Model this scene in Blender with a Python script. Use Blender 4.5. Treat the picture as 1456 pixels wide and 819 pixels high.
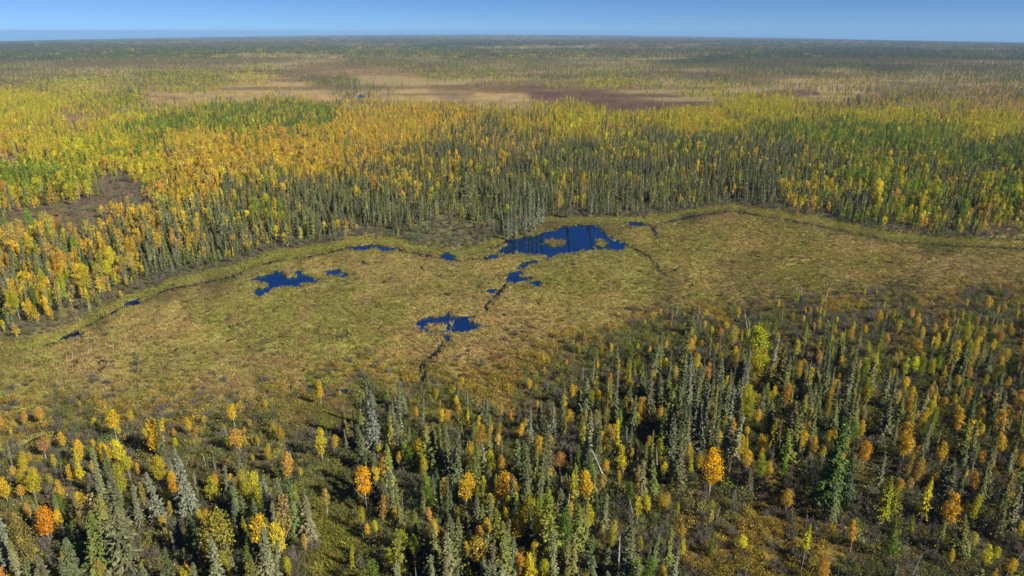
import bpy, math, time
import numpy as np
from mathutils import Matrix
T0 = time.time()
sc = bpy.context.scene
for o in list(bpy.data.objects):
    bpy.data.objects.remove(o)
RAD = math.radians

# ------------------------------------------------------------------ camera
CAM_H = 100.0
F_PX = 1010.0                 # focal length in photo pixels (photo is 1456 x 819)
PITCH = RAD(19.84)            # below the horizontal
cam_d = bpy.data.cameras.new('camera')
cam_d.sensor_width = 36.0
cam_d.lens = 36.0 * F_PX / 1456.0
cam_d.clip_start = 1.0
cam_d.clip_end = 200000.0
cam = bpy.data.objects.new('camera', cam_d)
cam.location = (0, 0, CAM_H)
cam.rotation_euler = (math.pi / 2 - PITCH, 0, 0)
sc.collection.objects.link(cam)
sc.camera = cam

# ------------------------------------------------------------------ light
SUN_EL = RAD(34.0)
SUN_DIR = np.array([0.84, -0.54])           # horizontal direction towards the sun (right, behind the viewer)
SUN_DIR = SUN_DIR / np.linalg.norm(SUN_DIR)
az = math.atan2(SUN_DIR[0], SUN_DIR[1])     # clockwise from +Y
w = bpy.data.worlds.new('World')
sc.world = w
w.use_nodes = True
nt = w.node_tree
bg = nt.nodes['Background']
sky = nt.nodes.new('ShaderNodeTexSky')
sky.sky_type = 'NISHITA'
sky.sun_disc = False
sky.sun_elevation = SUN_EL
sky.sun_rotation = az
sky.altitude = 0.0
sky.air_density = 0.4
sky.dust_density = 0.0
sky.ozone_density = 10.0
nt.links.new(sky.outputs[0], bg.inputs[0])
bg.inputs[1].default_value = 0.056
sun_d = bpy.data.lights.new('sun', 'SUN')
sun_d.energy = 5.0
sun_d.angle = RAD(0.53)
sun_d.color = (1.0, 0.95, 0.86)
sun = bpy.data.objects.new('sun', sun_d)
sun.rotation_euler = (math.pi / 2 - SUN_EL, 0, math.atan2(SUN_DIR[0], -SUN_DIR[1]))
sc.collection.objects.link(sun)

vs = sc.view_settings
vs.view_transform = 'Standard'
vs.look = 'None'
vs.exposure = 0.72
vs.gamma = 1.0
vs.use_curve_mapping = False
cy = sc.cycles
cy.max_bounces = 4
cy.diffuse_bounces = 2
cy.glossy_bounces = 2
cy.transmission_bounces = 2
cy.volume_bounces = 0
cy.transparent_max_bounces = 8

# ------------------------------------------------------------------ maths helpers
CP, SP = math.cos(PITCH), math.sin(PITCH)

def ground_pt(px, py):
    """photo pixel -> point of the level ground (x, y)"""
    a = (px - 728.0) / F_PX
    b = (409.5 - py) / F_PX
    dz = -SP + b * CP
    dy = CP + b * SP
    t = -CAM_H / dz
    return a * t, dy * t

def project(x, y, z=0.0):
    yy = np.asarray(y, dtype=np.float64)
    zz = np.asarray(z, dtype=np.float64) - CAM_H
    depth = yy * CP - zz * SP
    up = yy * SP + zz * CP
    return 728.0 + F_PX * np.asarray(x) / depth, 409.5 - F_PX * up / depth, depth

def _hash(ix, iy, seed):
    h = (ix.astype(np.int64) * 374761393 + iy.astype(np.int64) * 668265263 + seed * 1274126177) & 0xFFFFFFFF
    h = ((h ^ (h >> 13)) * 1274126177) & 0xFFFFFFFF
    h = (h ^ (h >> 16)) & 0xFFFFFFFF
    return h.astype(np.float64) / 4294967295.0

def noise(x, y, scale, seed=0, octaves=3):
    """value noise, 0..1"""
    out = 0.0; amp = 1.0; tot = 0.0
    x = np.asarray(x, dtype=np.float64) / scale; y = np.asarray(y, dtype=np.float64) / scale
    for k in range(octaves):
        ix = np.floor(x); iy = np.floor(y)
        fx = x - ix; fy = y - iy
        fx = fx * fx * (3 - 2 * fx); fy = fy * fy * (3 - 2 * fy)
        a = _hash(ix, iy, seed + k); b = _hash(ix + 1, iy, seed + k)
        c = _hash(ix, iy + 1, seed + k); d = _hash(ix + 1, iy + 1, seed + k)
        out = out + amp * ((a * (1 - fx) + b * fx) * (1 - fy) + (c * (1 - fx) + d * fx) * fy)
        tot += amp; amp *= 0.5
        x = x * 2.03 + 11.3; y = y * 2.03 + 7.7
    return out / tot

def sstep(a, b, v):
    t = np.clip((v - a) / (b - a), 0, 1)
    return t * t * (3 - 2 * t)

def seg_dist(x, y, poly, closed):
    """distance to a polyline / polygon outline and an inside flag"""
    n = len(poly)
    d2 = np.full(x.shape, 1e18); inside = np.zeros(x.shape, bool)
    for i in range(n if closed else n - 1):
        ax, ay = poly[i]; bx, by = poly[(i + 1) % n]
        vx, vy = bx - ax, by - ay
        t = np.clip(((x - ax) * vx + (y - ay) * vy) / (vx * vx + vy * vy + 1e-9), 0, 1)
        dd = (x - ax - t * vx) ** 2 + (y - ay - t * vy) ** 2
        np.minimum(d2, dd, out=d2)
        if closed:
            c = ((ay > y) != (by > y)) & (x < vx * (y - ay) / (vy if abs(vy) > 1e-9 else 1e-9) + ax)
            inside ^= c
    return np.sqrt(d2), inside

# ------------------------------------------------------------------ water outlines, traced on the ground
def c5(L): return [(340 + .2473 * a, 300 + .2473 * b) for a, b in L]
def c6(L): return [(680 + .2473 * a, 290 + .2473 * b) for a, b in L]
PONDS = {
 'main': c6([(20,318),(90,292),(140,255),(160,218),(230,197),(330,172),(430,152),(480,132),(530,113),(600,124),(690,118),(722,165),(785,200),(830,208),(862,240),(805,268),(740,258),(650,264),(560,277),(460,297),(400,314),(370,296),(300,292),(230,284),(150,290),(60,324)]),
 'channel': c6([(330,322),(275,332),(238,350),(220,385),(176,394),(163,445),(200,452),(245,436),(290,447),(312,472),(366,470),(352,448),(300,424),(262,414),(246,390),(272,366),(312,346),(335,332)]),
 'near': c5([(1020,642),(1060,618),(1120,604),(1200,578),(1250,604),(1340,608),(1345,638),(1398,655),(1350,687),(1270,692),(1218,697),(1207,748),(1189,746),(1180,708),(1100,704),(1046,682)]),
 'west': c5([(72,402),(110,374),(180,364),(215,340),(262,380),(312,378),(338,340),(400,368),(458,380),(440,407),(372,412),(342,438),(300,428),(230,443),(190,458),(120,494),(88,482),(98,446),(160,436),(180,420),(130,418)]),
 'west_small': c5([(490,348),(560,330),(640,352),(655,370),(590,376),(500,368)]),
 'west_puddle': c5([(685,296),(712,285),(738,296),(715,308)]),
 'arc': c5([(632,216),(700,196),(760,190),(835,203),(905,222),(860,233),(790,216),(720,224),(690,230)]),
 'willow': c5([(1150,258),(1188,238),(1242,262),(1232,276),(1165,272)]),
 'puddle_a': c5([(538,712),(575,698),(632,692),(622,715),(560,722)]),
 'puddle_b': c5([(1415,460),(1440,447),(1480,455),(1470,472),(1430,474)]),
 'bank': c6([(830,105),(880,98),(950,105),(945,118),(860,122)]),
 'far_bog': [(507,135),(512,134),(518,137),(512,139)],
 'edge_pool': [(177,429),(197,424),(199,431),(180,437)],
 'edge_pool_b': [(92,478),(110,470),(118,474),(100,483)],
 'puddle_c': [(478,556),(488,553),(500,555),(497,560),(484,560)],
 'puddle_d': [(846,343),(858,340),(862,345),(850,348)],
}
ISLANDS = [c5([(1068,664),(1110,643),(1202,648),(1172,688),(1120,697),(1075,684)]),
           c6([(372,212),(420,200),(480,212),(470,240),(430,248),(390,232)]),
           c6([(665,215),(700,208),(755,222),(730,240),(680,245)])]
CREEKS = [
 ([(60,493),(95,480),(130,460),(185,432),(215,425),(240,412),(300,400),(330,393),(352,381)], 0.5),
 ([(372,376),(405,369),(440,365),(470,359),(500,351)], 0.7),
 ([(560,352),(588,360),(618,366),(650,371),(690,366)], 0.7),
 ([(885,322),(930,319),(980,309),(1040,300),(1100,310),(1160,320),(1200,329),(1260,341),(1330,348),(1456,354),(1600,362)], 1.3),
 ([(719,404),(711,416),(700,426),(690,440)], 0.45),
 ([(636,484),(628,492),(617,502),(601,520),(603,545)], 0.35),
 ([(936,386),(931,375),(927,368),(905,355),(893,348)], 0.2),
 ([(934,390),(950,386),(966,380)], 0.25),
 ([(925,322),(932,331),(934,338)], 0.8),
 ([(37,636),(50,627),(70,620),(92,615)], 1.4),
 ([(700,355),(740,330),(766,302)], 0.5),
]
PG = {k: np.array([ground_pt(*p) for p in v]) for k, v in PONDS.items()}
IG = [np.array([ground_pt(*p) for p in v]) for v in ISLANDS]
CG = [(np.array([ground_pt(*p) for p in v]), wd) for v, wd in CREEKS]

def water_sd(x, y):
    """signed distance to open water: negative inside ponds and creeks"""
    sd = np.full(x.shape, 60.0)
    jx = x + (noise(x, y, 2.6, 5, 2) - .5) * 2.0; jy = y + (noise(x, y, 2.6, 15, 2) - .5) * 2.8
    def upd(poly, closed, width=0.0, sign=1):
        lo = poly.min(0) - 40; hi = poly.max(0) + 40
        m = (x > lo[0]) & (x < hi[0]) & (y > lo[1]) & (y < hi[1])
        if not m.any(): return
        d, ins = seg_dist(jx[m], jy[m], poly, closed)
        v = np.where(ins, -d, d) if closed else d - width
        if sign > 0: sd[m] = np.minimum(sd[m], v)
        else: sd[m] = np.maximum(sd[m], -v)
    for p in PG.values(): upd(p, True)
    for p, wd in CG: upd(p, False, .3 + wd * .6)
    for p in IG: upd(p, True, 0, -1)
    return sd

def base_z(x, y):
    q = np.clip(x + .05 * y, -24000, 24000)          # a broad low swell, highest ahead, sinking to both sides
    z = -1.0e-6 * q * q
    far = sstep(3000, 12000, y)
    z = z + far * ((noise(x, y, 2600, 31, 3) - .5) * 16)
    mid = sstep(600, 2500, y)
    z = z + mid * (noise(x, y, 900, 33, 2) - .5) * 6
    return z

# ------------------------------------------------------------------ vegetation map (traced stands: density, mix, ground colour)
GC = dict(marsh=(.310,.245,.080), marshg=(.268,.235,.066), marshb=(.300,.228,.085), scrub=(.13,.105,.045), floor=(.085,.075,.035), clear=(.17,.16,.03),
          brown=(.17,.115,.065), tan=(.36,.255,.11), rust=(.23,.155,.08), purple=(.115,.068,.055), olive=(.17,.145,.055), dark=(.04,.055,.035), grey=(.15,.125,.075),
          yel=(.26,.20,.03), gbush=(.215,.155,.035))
# px, py, density, (spruce, orange gold, yellow, lime, bare), ground
MAP = [
 (30,450,1,(.35,.4,.1,.05,.1),'floor'),(60,400,.9,(.3,.45,.1,.05,.1),'floor'),(30,350,.6,(.1,.5,.1,.1,.2),'scrub'),(100,300,.04,(.1,.3,0,0,.6),'brown'),
 (170,280,.10,(.1,.3,0,0,.6),'brown'),(40,310,.15,(.1,.3,0,0,.6),'brown'),(190,300,.3,(.1,.5,0,0,.4),'brown'),(10,275,1,(.05,.1,.3,.55,0),'floor'),(90,255,1,(.05,.1,.4,.45,0),'floor'),(8,225,.2,(.05,.3,.3,.2,.1),'tan'),
 (50,215,1,(.02,.3,.5,.18,0),'yel'),(150,215,1,(.02,.2,.58,.2,0),'yel'),(150,175,.9,(.02,.2,.68,.1,0),'yel'),(60,155,.9,(0,.15,.8,.05,0),'yel'),(20,195,1,(.02,.35,.5,.13,0),'yel'),
 (110,168,.15,(.1,.3,.3,0,.3),'rust'),(230,188,1,(.05,.05,.25,.65,0),'floor'),(330,172,1,(.08,.05,.2,.67,0),'floor'),(430,160,1,(.15,.1,.2,.55,0),'floor'),(300,215,1,(.05,.65,.25,.05,0),'yel'),
 (300,245,1,(.1,.7,.1,.05,.05),'floor'),(200,245,1,(.05,.45,.4,.1,0),'floor'),(250,330,1,(.3,.45,.15,.1,0),'floor'),(170,370,1,(.3,.4,.15,.15,0),'floor'),(120,420,1,(.45,.25,.1,.1,.1),'floor'),
 (330,360,1,(.5,.08,.12,.3,0),'floor'),(250,390,1,(.5,.1,.1,.3,0),'floor'),(400,290,1,(.45,.2,.15,.2,0),'floor'),(420,220,1,(.08,.75,.1,.07,0),'yel'),(520,190,1,(.08,.78,.1,.04,0),'yel'),(600,170,1,(.1,.65,.2,.05,0),'yel'),
 (500,240,1,(.3,.5,.12,.08,0),'floor'),(500,290,1,(.6,.12,.18,.1,0),'floor'),(430,340,1,(.65,.05,.15,.15,0),'floor'),(560,320,.9,(.65,.05,.22,.08,0),'floor'),(640,250,.9,(.6,.2,.1,.1,0),'floor'),(700,200,.9,(.5,.3,.1,.05,.05),'floor'),(720,215,.5,(.4,.3,.1,.05,.15),'brown'),
 (650,330,.12,(.5,0,.1,.1,.3),'olive'),(630,345,.1,(.4,0,.1,.2,.3),'olive'),(660,300,.35,(.6,.05,.1,0,.25),'olive'),(730,290,1.2,(.92,.02,.04,.02,0),'floor'),(800,250,1,(.68,.12,.1,.1,0),'floor'),(860,295,.8,(.75,.05,.05,.05,.1),'olive'),
 (760,180,.9,(.3,.35,.25,.1,0),'yel'),(850,170,1,(.1,.25,.5,.15,0),'yel'),(950,285,1,(.75,.06,.08,.06,.05),'floor'),(950,220,1,(.5,.1,.2,.2,0),'floor'),(1000,170,1,(.03,.2,.67,.1,0),'yel'),(1100,158,1,(0,.1,.78,.12,0),'yel'),
 (1100,185,1,(.3,0,.2,.5,0),'floor'),(1200,190,1,(.15,0,.25,.6,0),'floor'),(1250,163,1,(0,.05,.77,.18,0),'yel'),(1400,176,1,(0,.15,.7,.15,0),'yel'),(1300,210,1,(.15,.05,.2,.6,0),'floor'),(1400,230,1,(.35,.02,.1,.53,0),'floor'),
 (1100,240,1,(.5,.25,.15,.1,0),'floor'),(1030,250,1,(.6,.2,.1,.1,0),'floor'),(1050,285,1,(.78,.06,.08,.08,0),'floor'),(1200,270,1,(.25,.15,.25,.35,0),'floor'),(1300,280,1,(.25,.1,.25,.4,0),'floor'),(1420,290,1,(.3,.15,.2,.3,.05),'floor'),
 (1200,310,1,(.5,.05,.15,.3,0),'floor'),(1350,328,1,(.5,.1,.15,.2,.05),'floor'),(1500,330,1,(.5,.1,.15,.2,.05),'floor'),(1500,230,1,(.35,.02,.1,.53,0),'floor'),(-60,380,1,(.3,.4,.1,.1,.1),'floor'),(-60,240,1,(.05,.1,.4,.45,0),'floor'),
 (250,140,.08,(.2,.2,.3,.1,.2),'tan'),(330,130,.05,(.2,.2,.3,.1,.2),'tan'),(400,115,.03,(.2,.1,.4,.1,.2),'tan'),(450,138,.03,(.3,0,.2,.1,.4),'tan'),(560,112,.02,(.2,0,.2,.1,.5),'rust'),(640,130,.04,(.2,.2,.3,.1,.2),'rust'),(580,135,.03,(.2,.2,.3,.1,.2),'tan'),(700,138,.05,(.2,.2,.3,.1,.2),'tan'),
 (850,138,.05,(.2,.1,.3,.1,.3),'purple'),(760,128,.06,(.2,.1,.3,.1,.3),'purple'),(940,144,.04,(.2,.1,.3,.1,.3),'purple'),(900,146,.05,(.2,.1,.3,.1,.3),'purple'),(480,119,.7,(.9,0,.05,.05,0),'olive'),(500,128,.4,(.9,0,.05,.05,0),'tan'),
 (350,110,.6,(.1,.1,.6,.2,0),'tan'),(260,122,.6,(.2,.05,.45,.3,0),'olive'),(200,108,.6,(.2,.05,.4,.35,0),'olive'),(100,130,.7,(.1,.05,.65,.2,0),'yel'),(40,140,.9,(0,.1,.8,.1,0),'yel'),(190,140,.8,(.3,.05,.35,.3,0),'olive'),(170,152,.6,(.2,.1,.4,.2,.1),'brown'),
 (100,97,.35,(.4,.05,.2,.15,.2),'brown'),(180,92,.5,(.5,0,.15,.25,.1),'olive'),(60,90,.5,(.5,0,.2,.2,.1),'grey'),(300,90,.4,(.4,.05,.2,.2,.15),'brown'),(380,84,.5,(.5,0,.2,.25,.05),'olive'),(560,90,.4,(.4,0,.25,.25,.1),'olive'),(520,78,.55,(.6,0,.1,.25,.05),'grey'),(740,92,.6,(.3,0,.35,.3,.05),'olive'),(880,96,.6,(.45,0,.3,.2,.05),'olive'),(620,104,.4,(.1,0,.45,.4,.05),'olive'),(300,108,.6,(.1,.05,.6,.25,0),'olive'),(30,110,.5,(.5,.02,.2,.1,.18),'grey'),(200,75,.6,(.7,0,.05,.25,0),'dark'),(400,72,.7,(.7,0,.05,.25,0),'dark'),(500,100,.08,(.3,.1,.2,.1,.3),'rust'),(450,90,.3,(.4,0,.2,.2,.2),'brown'),
 (600,82,.5,(.4,0,.2,.2,.2),'grey'),(700,102,.7,(.1,0,.45,.45,0),'olive'),(650,76,.6,(.6,0,.1,.2,.1),'dark'),(800,86,.5,(.5,0,.2,.2,.1),'grey'),(850,121,.8,(.05,0,.62,.33,0),'olive'),(950,108,.5,(.4,0,.25,.15,.2),'grey'),(780,108,.5,(.4,0,.25,.15,.2),'grey'),
 (1000,130,.5,(.2,.1,.4,.1,.2),'olive'),(1100,124,.3,(.3,.1,.3,0,.3),'brown'),(1200,132,.4,(.25,.2,.25,0,.3),'tan'),(1150,135,.2,(.25,.2,.25,0,.3),'purple'),(1300,120,.5,(.4,.05,.25,0,.3),'grey'),(1400,132,.5,(.3,.2,.1,.1,.3),'grey'),(1420,155,.6,(.25,.4,.1,0,.25),'rust'),(1250,147,.5,(.25,.3,.2,0,.25),'grey'),
 (1100,97,.9,(.97,0,0,.03,0),'dark'),(1300,92,1,(1,0,0,0,0),'dark'),(1000,88,.8,(.9,0,0,.1,0),'dark'),(1440,105,1,(.97,0,0,.03,0),'dark'),(900,76,.9,(.95,0,0,.05,0),'dark'),(1200,75,1,(1,0,0,0,0),'dark'),(1400,82,1,(1,0,0,0,0),'dark'),
 (600,63,.9,(.9,0,0,.1,0),'dark'),(300,66,.9,(.9,0,0,.1,0),'dark'),(50,82,.7,(.85,0,.05,.1,0),'dark'),(50,67,.9,(1,0,0,0,0),'dark'),(900,61,1,(1,0,0,0,0),'dark'),(1200,66,1,(1,0,0,0,0),'dark'),(1430,72,1,(1,0,0,0,0),'dark'),
 # the wet meadow
 (60,540,0,(0,.5,.2,.1,.2),'marshg'),(180,480,0,(0,.5,.2,.1,.2),'marsh'),(120,500,0,(0,.5,.2,.1,.2),'marshb'),(260,440,0,(0,.5,.2,.1,.2),'marsh'),(330,480,0,(0,.5,.2,.1,.2),'marshg'),(300,520,0,(0,.5,.2,.1,.2),'marsh'),(400,430,0,(0,.5,.2,.1,.2),'marshg'),(430,385,0,(0,.5,.2,.1,.2),'marsh'),
 (520,400,0,(0,.5,.2,.1,.2),'marsh'),(520,460,0,(0,.5,.2,.1,.2),'marshg'),(480,510,0,(0,.5,.2,.1,.2),'marshg'),(600,380,0,(0,.5,.2,.1,.2),'marsh'),(620,420,0,(0,.5,.2,.1,.2),'marsh'),(700,390,0,(0,.5,.2,.1,.2),'marsh'),(700,480,0,(0,.5,.2,.1,.2),'marshb'),(640,520,0,(0,.5,.2,.1,.2),'marshb'),
 (560,505,0,(0,.5,.2,.1,.2),'marsh'),(800,390,0,(0,.5,.2,.1,.2),'marshg'),(790,440,0,(0,.5,.2,.1,.2),'marsh'),(900,390,0,(0,.5,.2,.1,.2),'marshg'),(880,440,0,(0,.5,.2,.1,.2),'marsh'),(950,330,0,(0,.5,.2,.1,.2),'marsh'),(1000,370,0,(0,.5,.2,.1,.2),'marshg'),(1050,330,0,(0,.5,.2,.1,.2),'marsh'),
 (1000,410,0,(0,.5,.2,.1,.2),'marsh'),(1120,350,0,(0,.5,.2,.1,.2),'marshb'),(1200,370,0,(0,.5,.2,.1,.2),'marshb'),(1300,370,0,(0,.5,.2,.1,.2),'marshb'),(1430,375,.01,(0,.5,.2,.1,.2),'marshb'),(1120,390,0,(0,.5,.2,.1,.2),'marshg'),(1080,425,.01,(0,.5,.2,.1,.2),'brown'),(1100,425,.0,(0,.5,.2,.1,.2),'rust'),
 (60,580,.02,(0,.5,.2,.1,.2),'marshg'),(200,570,.02,(0,.6,.2,0,.2),'marsh'),(320,560,.02,(0,.6,.2,0,.2),'marshb'),(420,550,.02,(0,.6,.2,0,.2),'marshb'),(1500,400,.02,(0,.5,.2,.1,.2),'marshb'),
 (1456,364,0,(0,.5,.2,.1,.2),'marshb'),(1380,360,0,(0,.5,.2,.1,.2),'marshb'),(1280,354,0,(0,.5,.2,.1,.2),'marsh'),(1180,340,0,(0,.5,.2,.1,.2),'marsh'),(1540,372,0,(0,.5,.2,.1,.2),'marshb'),(1350,395,0,(0,.5,.2,.1,.2),'marshb'),
 # scrub right
 (1200,415,.05,(0,.55,.2,.05,.2),'marshb'),(1300,425,.16,(0,.55,.2,.05,.2),'olive'),(1400,420,.16,(0,.6,.15,.05,.2),'olive'),(1430,460,.45,(.05,.6,.15,.05,.15),'scrub'),(1150,465,.4,(.05,.5,.15,.1,.2),'scrub'),(1300,480,.6,(.08,.6,.12,.05,.15),'scrub'),(1230,440,.3,(.05,.5,.15,.1,.2),'olive'),
 (1350,530,.8,(.2,.5,.1,.1,.1),'floor'),(1450,560,.9,(.25,.45,.1,.1,.1),'floor'),(950,465,.12,(.1,.6,.2,.05,.05),'scrub'),(900,485,.15,(.1,.6,.2,.05,.05),'scrub'),(1000,500,.55,(.25,.5,.1,.1,.05),'floor'),(900,540,.65,(.4,.4,.1,.05,.05),'floor'),(1080,520,.6,(.5,.2,.1,.15,.05),'floor'),
 (1180,540,.85,(.4,.35,.1,.1,.05),'floor'),(1000,580,.9,(.75,.12,.05,.05,.03),'floor'),(850,580,.7,(.5,.32,.08,.05,.05),'floor'),(760,570,.45,(.4,.4,.1,.05,.05),'scrub'),(800,530,.1,(.2,.5,.2,0,.1),'brown'),(720,540,.06,(.2,.5,.2,0,.1),'marshb'),
 # near stand
 (700,640,.8,(.55,.25,.1,.07,.03),'floor'),(620,590,.3,(.5,.3,.1,.05,.05),'clear'),(540,600,.6,(.8,.1,.05,.05,0),'floor'),(450,585,.08,(.1,.5,.2,0,.2),'clear'),(400,580,.06,(.1,.5,.2,0,.2),'clear'),(350,610,.3,(.1,.5,.15,.05,.2),'scrub'),(200,625,.3,(.1,.55,.15,.05,.15),'scrub'),(80,630,.25,(.1,.55,.15,.05,.15),'scrub'),
 (40,690,.5,(.25,.45,.1,.05,.15),'scrub'),(150,710,.6,(.4,.3,.1,.1,.1),'floor'),(250,700,.5,(.4,.25,.1,.15,.1),'floor'),(300,760,.7,(.4,.15,.15,.2,.1),'floor'),(60,780,.8,(.6,.15,.1,.05,.1),'floor'),(400,730,.6,(.45,.2,.1,.15,.1),'floor'),(480,735,.02,(.2,.3,.2,.2,.1),'clear'),(470,790,.03,(.2,.3,.2,.2,.1),'clear'),
 (430,660,.3,(.2,.3,.2,.1,.2),'scrub'),(560,700,.6,(.5,.2,.1,.1,.1),'floor'),(600,780,.9,(.5,.15,.2,.12,.03),'floor'),(700,760,.9,(.5,.2,.15,.1,.05),'floor'),(800,770,.9,(.55,.12,.15,.13,.05),'floor'),(850,700,.8,(.55,.15,.1,.15,.05),'floor'),(780,660,.8,(.6,.2,.08,.07,.05),'floor'),(940,740,.3,(.2,.1,.1,.1,.5),'scrub'),
 (1000,795,.06,(.1,.2,.2,.1,.4),'gbush'),(1080,790,.06,(.1,.2,.2,.1,.4),'gbush'),(950,660,.8,(.65,.15,.1,.05,.05),'floor'),(1150,650,.8,(.55,.25,.1,.07,.03),'floor'),(1300,640,.8,(.5,.35,.07,.05,.03),'floor'),(1420,640,.8,(.5,.35,.05,.05,.05),'floor'),(1150,760,.2,(.2,.15,.1,.05,.5),'gbush'),(1220,750,.3,(.3,.1,.1,.05,.45),'scrub'),
 (1350,740,.6,(.55,.1,.08,.02,.25),'floor'),(1430,790,.6,(.4,.1,.05,.02,.43),'floor'),(1280,790,.4,(.3,.1,.1,.05,.45),'scrub'),(900,850,.6,(.4,.15,.1,.1,.25),'floor'),(300,860,.8,(.5,.15,.15,.1,.1),'floor'),(1300,860,.5,(.4,.15,.1,.1,.25),'floor'),
]
M_XY = np.array([(m[0], m[1]) for m in MAP], float)
def shares(m):
    v = np.array(m[3]) ** (1.7 if m[1] < 400 else 0.95)
    v[0] *= 1.0 if m[1] < 400 else .8
    return tuple(v / max(v.sum(), 1e-6))
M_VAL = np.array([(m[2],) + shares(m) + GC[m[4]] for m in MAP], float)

def veg(x, y):
    """density, 5 shares, ground colour at ground points (stands blend with wobbling edges)"""
    px, py, _ = project(x, y)
    v = np.maximum(py - 44.0, 1.0)
    ly = np.log(v) * 300.0                       # rows get closer with distance
    my = np.log(np.maximum(M_XY[:, 1] - 44.0, 1.0)) * 300.0
    amp = 44.0
    wx = (noise(x / np.maximum(y, 50) * 900, ly, 40, 51, 3) - .5) * amp * 2
    wy = (noise(x / np.maximum(y, 50) * 900, ly, 40, 61, 3) - .5) * amp * 1.4
    qx = px + wx; qy = ly + wy
    out = np.zeros((len(px), M_VAL.shape[1])); CH = 60000
    for s in range(0, len(px), CH):
        dx = (qx[s:s + CH, None] - M_XY[None, :, 0]) * 0.85
        dy = (qy[s:s + CH, None] - my[None, :])
        wgt = 1.0 / ((dx * dx + dy * dy) / 900.0 + 0.08) ** 1.9
        wgt /= wgt.sum(1, keepdims=True)
        out[s:s + CH] = wgt @ M_VAL
    return out

# edge between forest and meadow on the far bank, on the ground
EDGE_PX = [(-200,545),(-60,520),(0,497),(60,486),(95,474),(130,454),(185,425),(215,418),(240,405),(300,392),(330,385),(370,368),(405,360),(470,351),(500,342),(560,343),(588,350),(618,357),(650,362),(690,352),(720,338),(770,312),(830,311),(885,313),(930,311),(980,301),(1040,293),(1100,303),(1160,312),(1200,321),(1260,333),(1330,341),(1456,346),(1650,352)]
NEAR_PX = [(-250,575),(0,575),(150,572),(300,580),(420,562),(520,545),(640,545),(730,520),(800,495),(880,470),(960,452),(1040,444),(1110,440),(1200,432),(1300,425),(1456,412),(1700,400)]
EDGE = np.array([ground_pt(*p) for p in EDGE_PX]); NEAR = np.array([ground_pt(*p) for p in NEAR_PX])
def edge_signed(x, y, line):
    """how far a point lies beyond (+) or before (-) the line, measured along y"""
    u = x / y; lu = line[:, 0] / line[:, 1]
    return y - np.interp(u, lu, line[:, 1])

def hollows(x, y):
    """small wet hollows sprinkled over the meadow"""
    m = (edge_signed(x, y, EDGE) < -3) & (edge_signed(x, y, NEAR) > -8)
    return sstep(.78, .85, noise(x, y, 3.4, 211, 2) + .06 * (noise(x, y, 40, 213, 2) - .5)) * m

# ------------------------------------------------------------------ materials
def new_mat(name):
    m = bpy.data.materials.new(name); m.use_nodes = True
    n = m.node_tree.nodes; n.clear()
    return m, n, m.node_tree.links

def foliage_mat(name, transl=0.25):
    m, n, l = new_mat(name)
    out = n.new('ShaderNodeOutputMaterial')
    a = n.new('ShaderNodeAttribute'); a.attribute_type = 'INSTANCER'; a.attribute_name = 'tint'
    v = n.new('ShaderNodeAttribute'); v.attribute_type = 'GEOMETRY'; v.attribute_name = 'var'
    mul = n.new('ShaderNodeMix'); mul.data_type = 'RGBA'; mul.blend_type = 'MULTIPLY'; mul.inputs[0].default_value = 1
    l.new(a.outputs['Color'], mul.inputs[6]); l.new(v.outputs['Color'], mul.inputs[7])
    d = n.new('ShaderNodeBsdfDiffuse'); t = n.new('ShaderNodeBsdfTranslucent')
    mx = n.new('ShaderNodeMixShader'); mx.inputs[0].default_value = transl
    l.new(mul.outputs[2], d.inputs[0]); l.new(mul.outputs[2], t.inputs[0])
    l.new(d.outputs[0], mx.inputs[1]); l.new(t.outputs[0], mx.inputs[2]); l.new(mx.outputs[0], out.inputs[0])
    return m

def bark_mat(name, ca, cb, scale):
    m, n, l = new_mat(name)
    out = n.new('ShaderNodeOutputMaterial'); b = n.new('ShaderNodeBsdfPrincipled')
    tc = n.new('ShaderNodeTexCoord'); nz = n.new('ShaderNodeTexNoise'); nz.inputs['Scale'].default_value = scale
    r = n.new('ShaderNodeValToRGB'); r.color_ramp.elements[0].position = .42; r.color_ramp.elements[1].position = .58
    r.color_ramp.elements[0].color = (*ca, 1); r.color_ramp.elements[1].color = (*cb, 1)
    l.new(tc.outputs['Object'], nz.inputs['Vector']); l.new(nz.outputs[0], r.inputs[0]); l.new(r.outputs[0], b.inputs['Base Color'])
    b.inputs['Roughness'].default_value = .9; b.inputs['Specular IOR Level'].default_value = .2
    l.new(b.outputs[0], out.inputs[0])
    return m

M_NEEDLE = foliage_mat('needles', .12)
M_LEAF = foliage_mat('leaves', .32)
M_TWIG = foliage_mat('twigs', 0.0)
M_SEDGE = foliage_mat('sedge', .25)
M_BARK = bark_mat('bark_grey', (.10, .085, .07), (.20, .175, .15), 3.0)
M_BIRCH = bark_mat('bark_birch', (.30, .27, .23), (.62, .58, .52), 2.2)
M_DEAD = bark_mat('bark_dead', (.33, .30, .27), (.56, .52, .47), 2.0)

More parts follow.
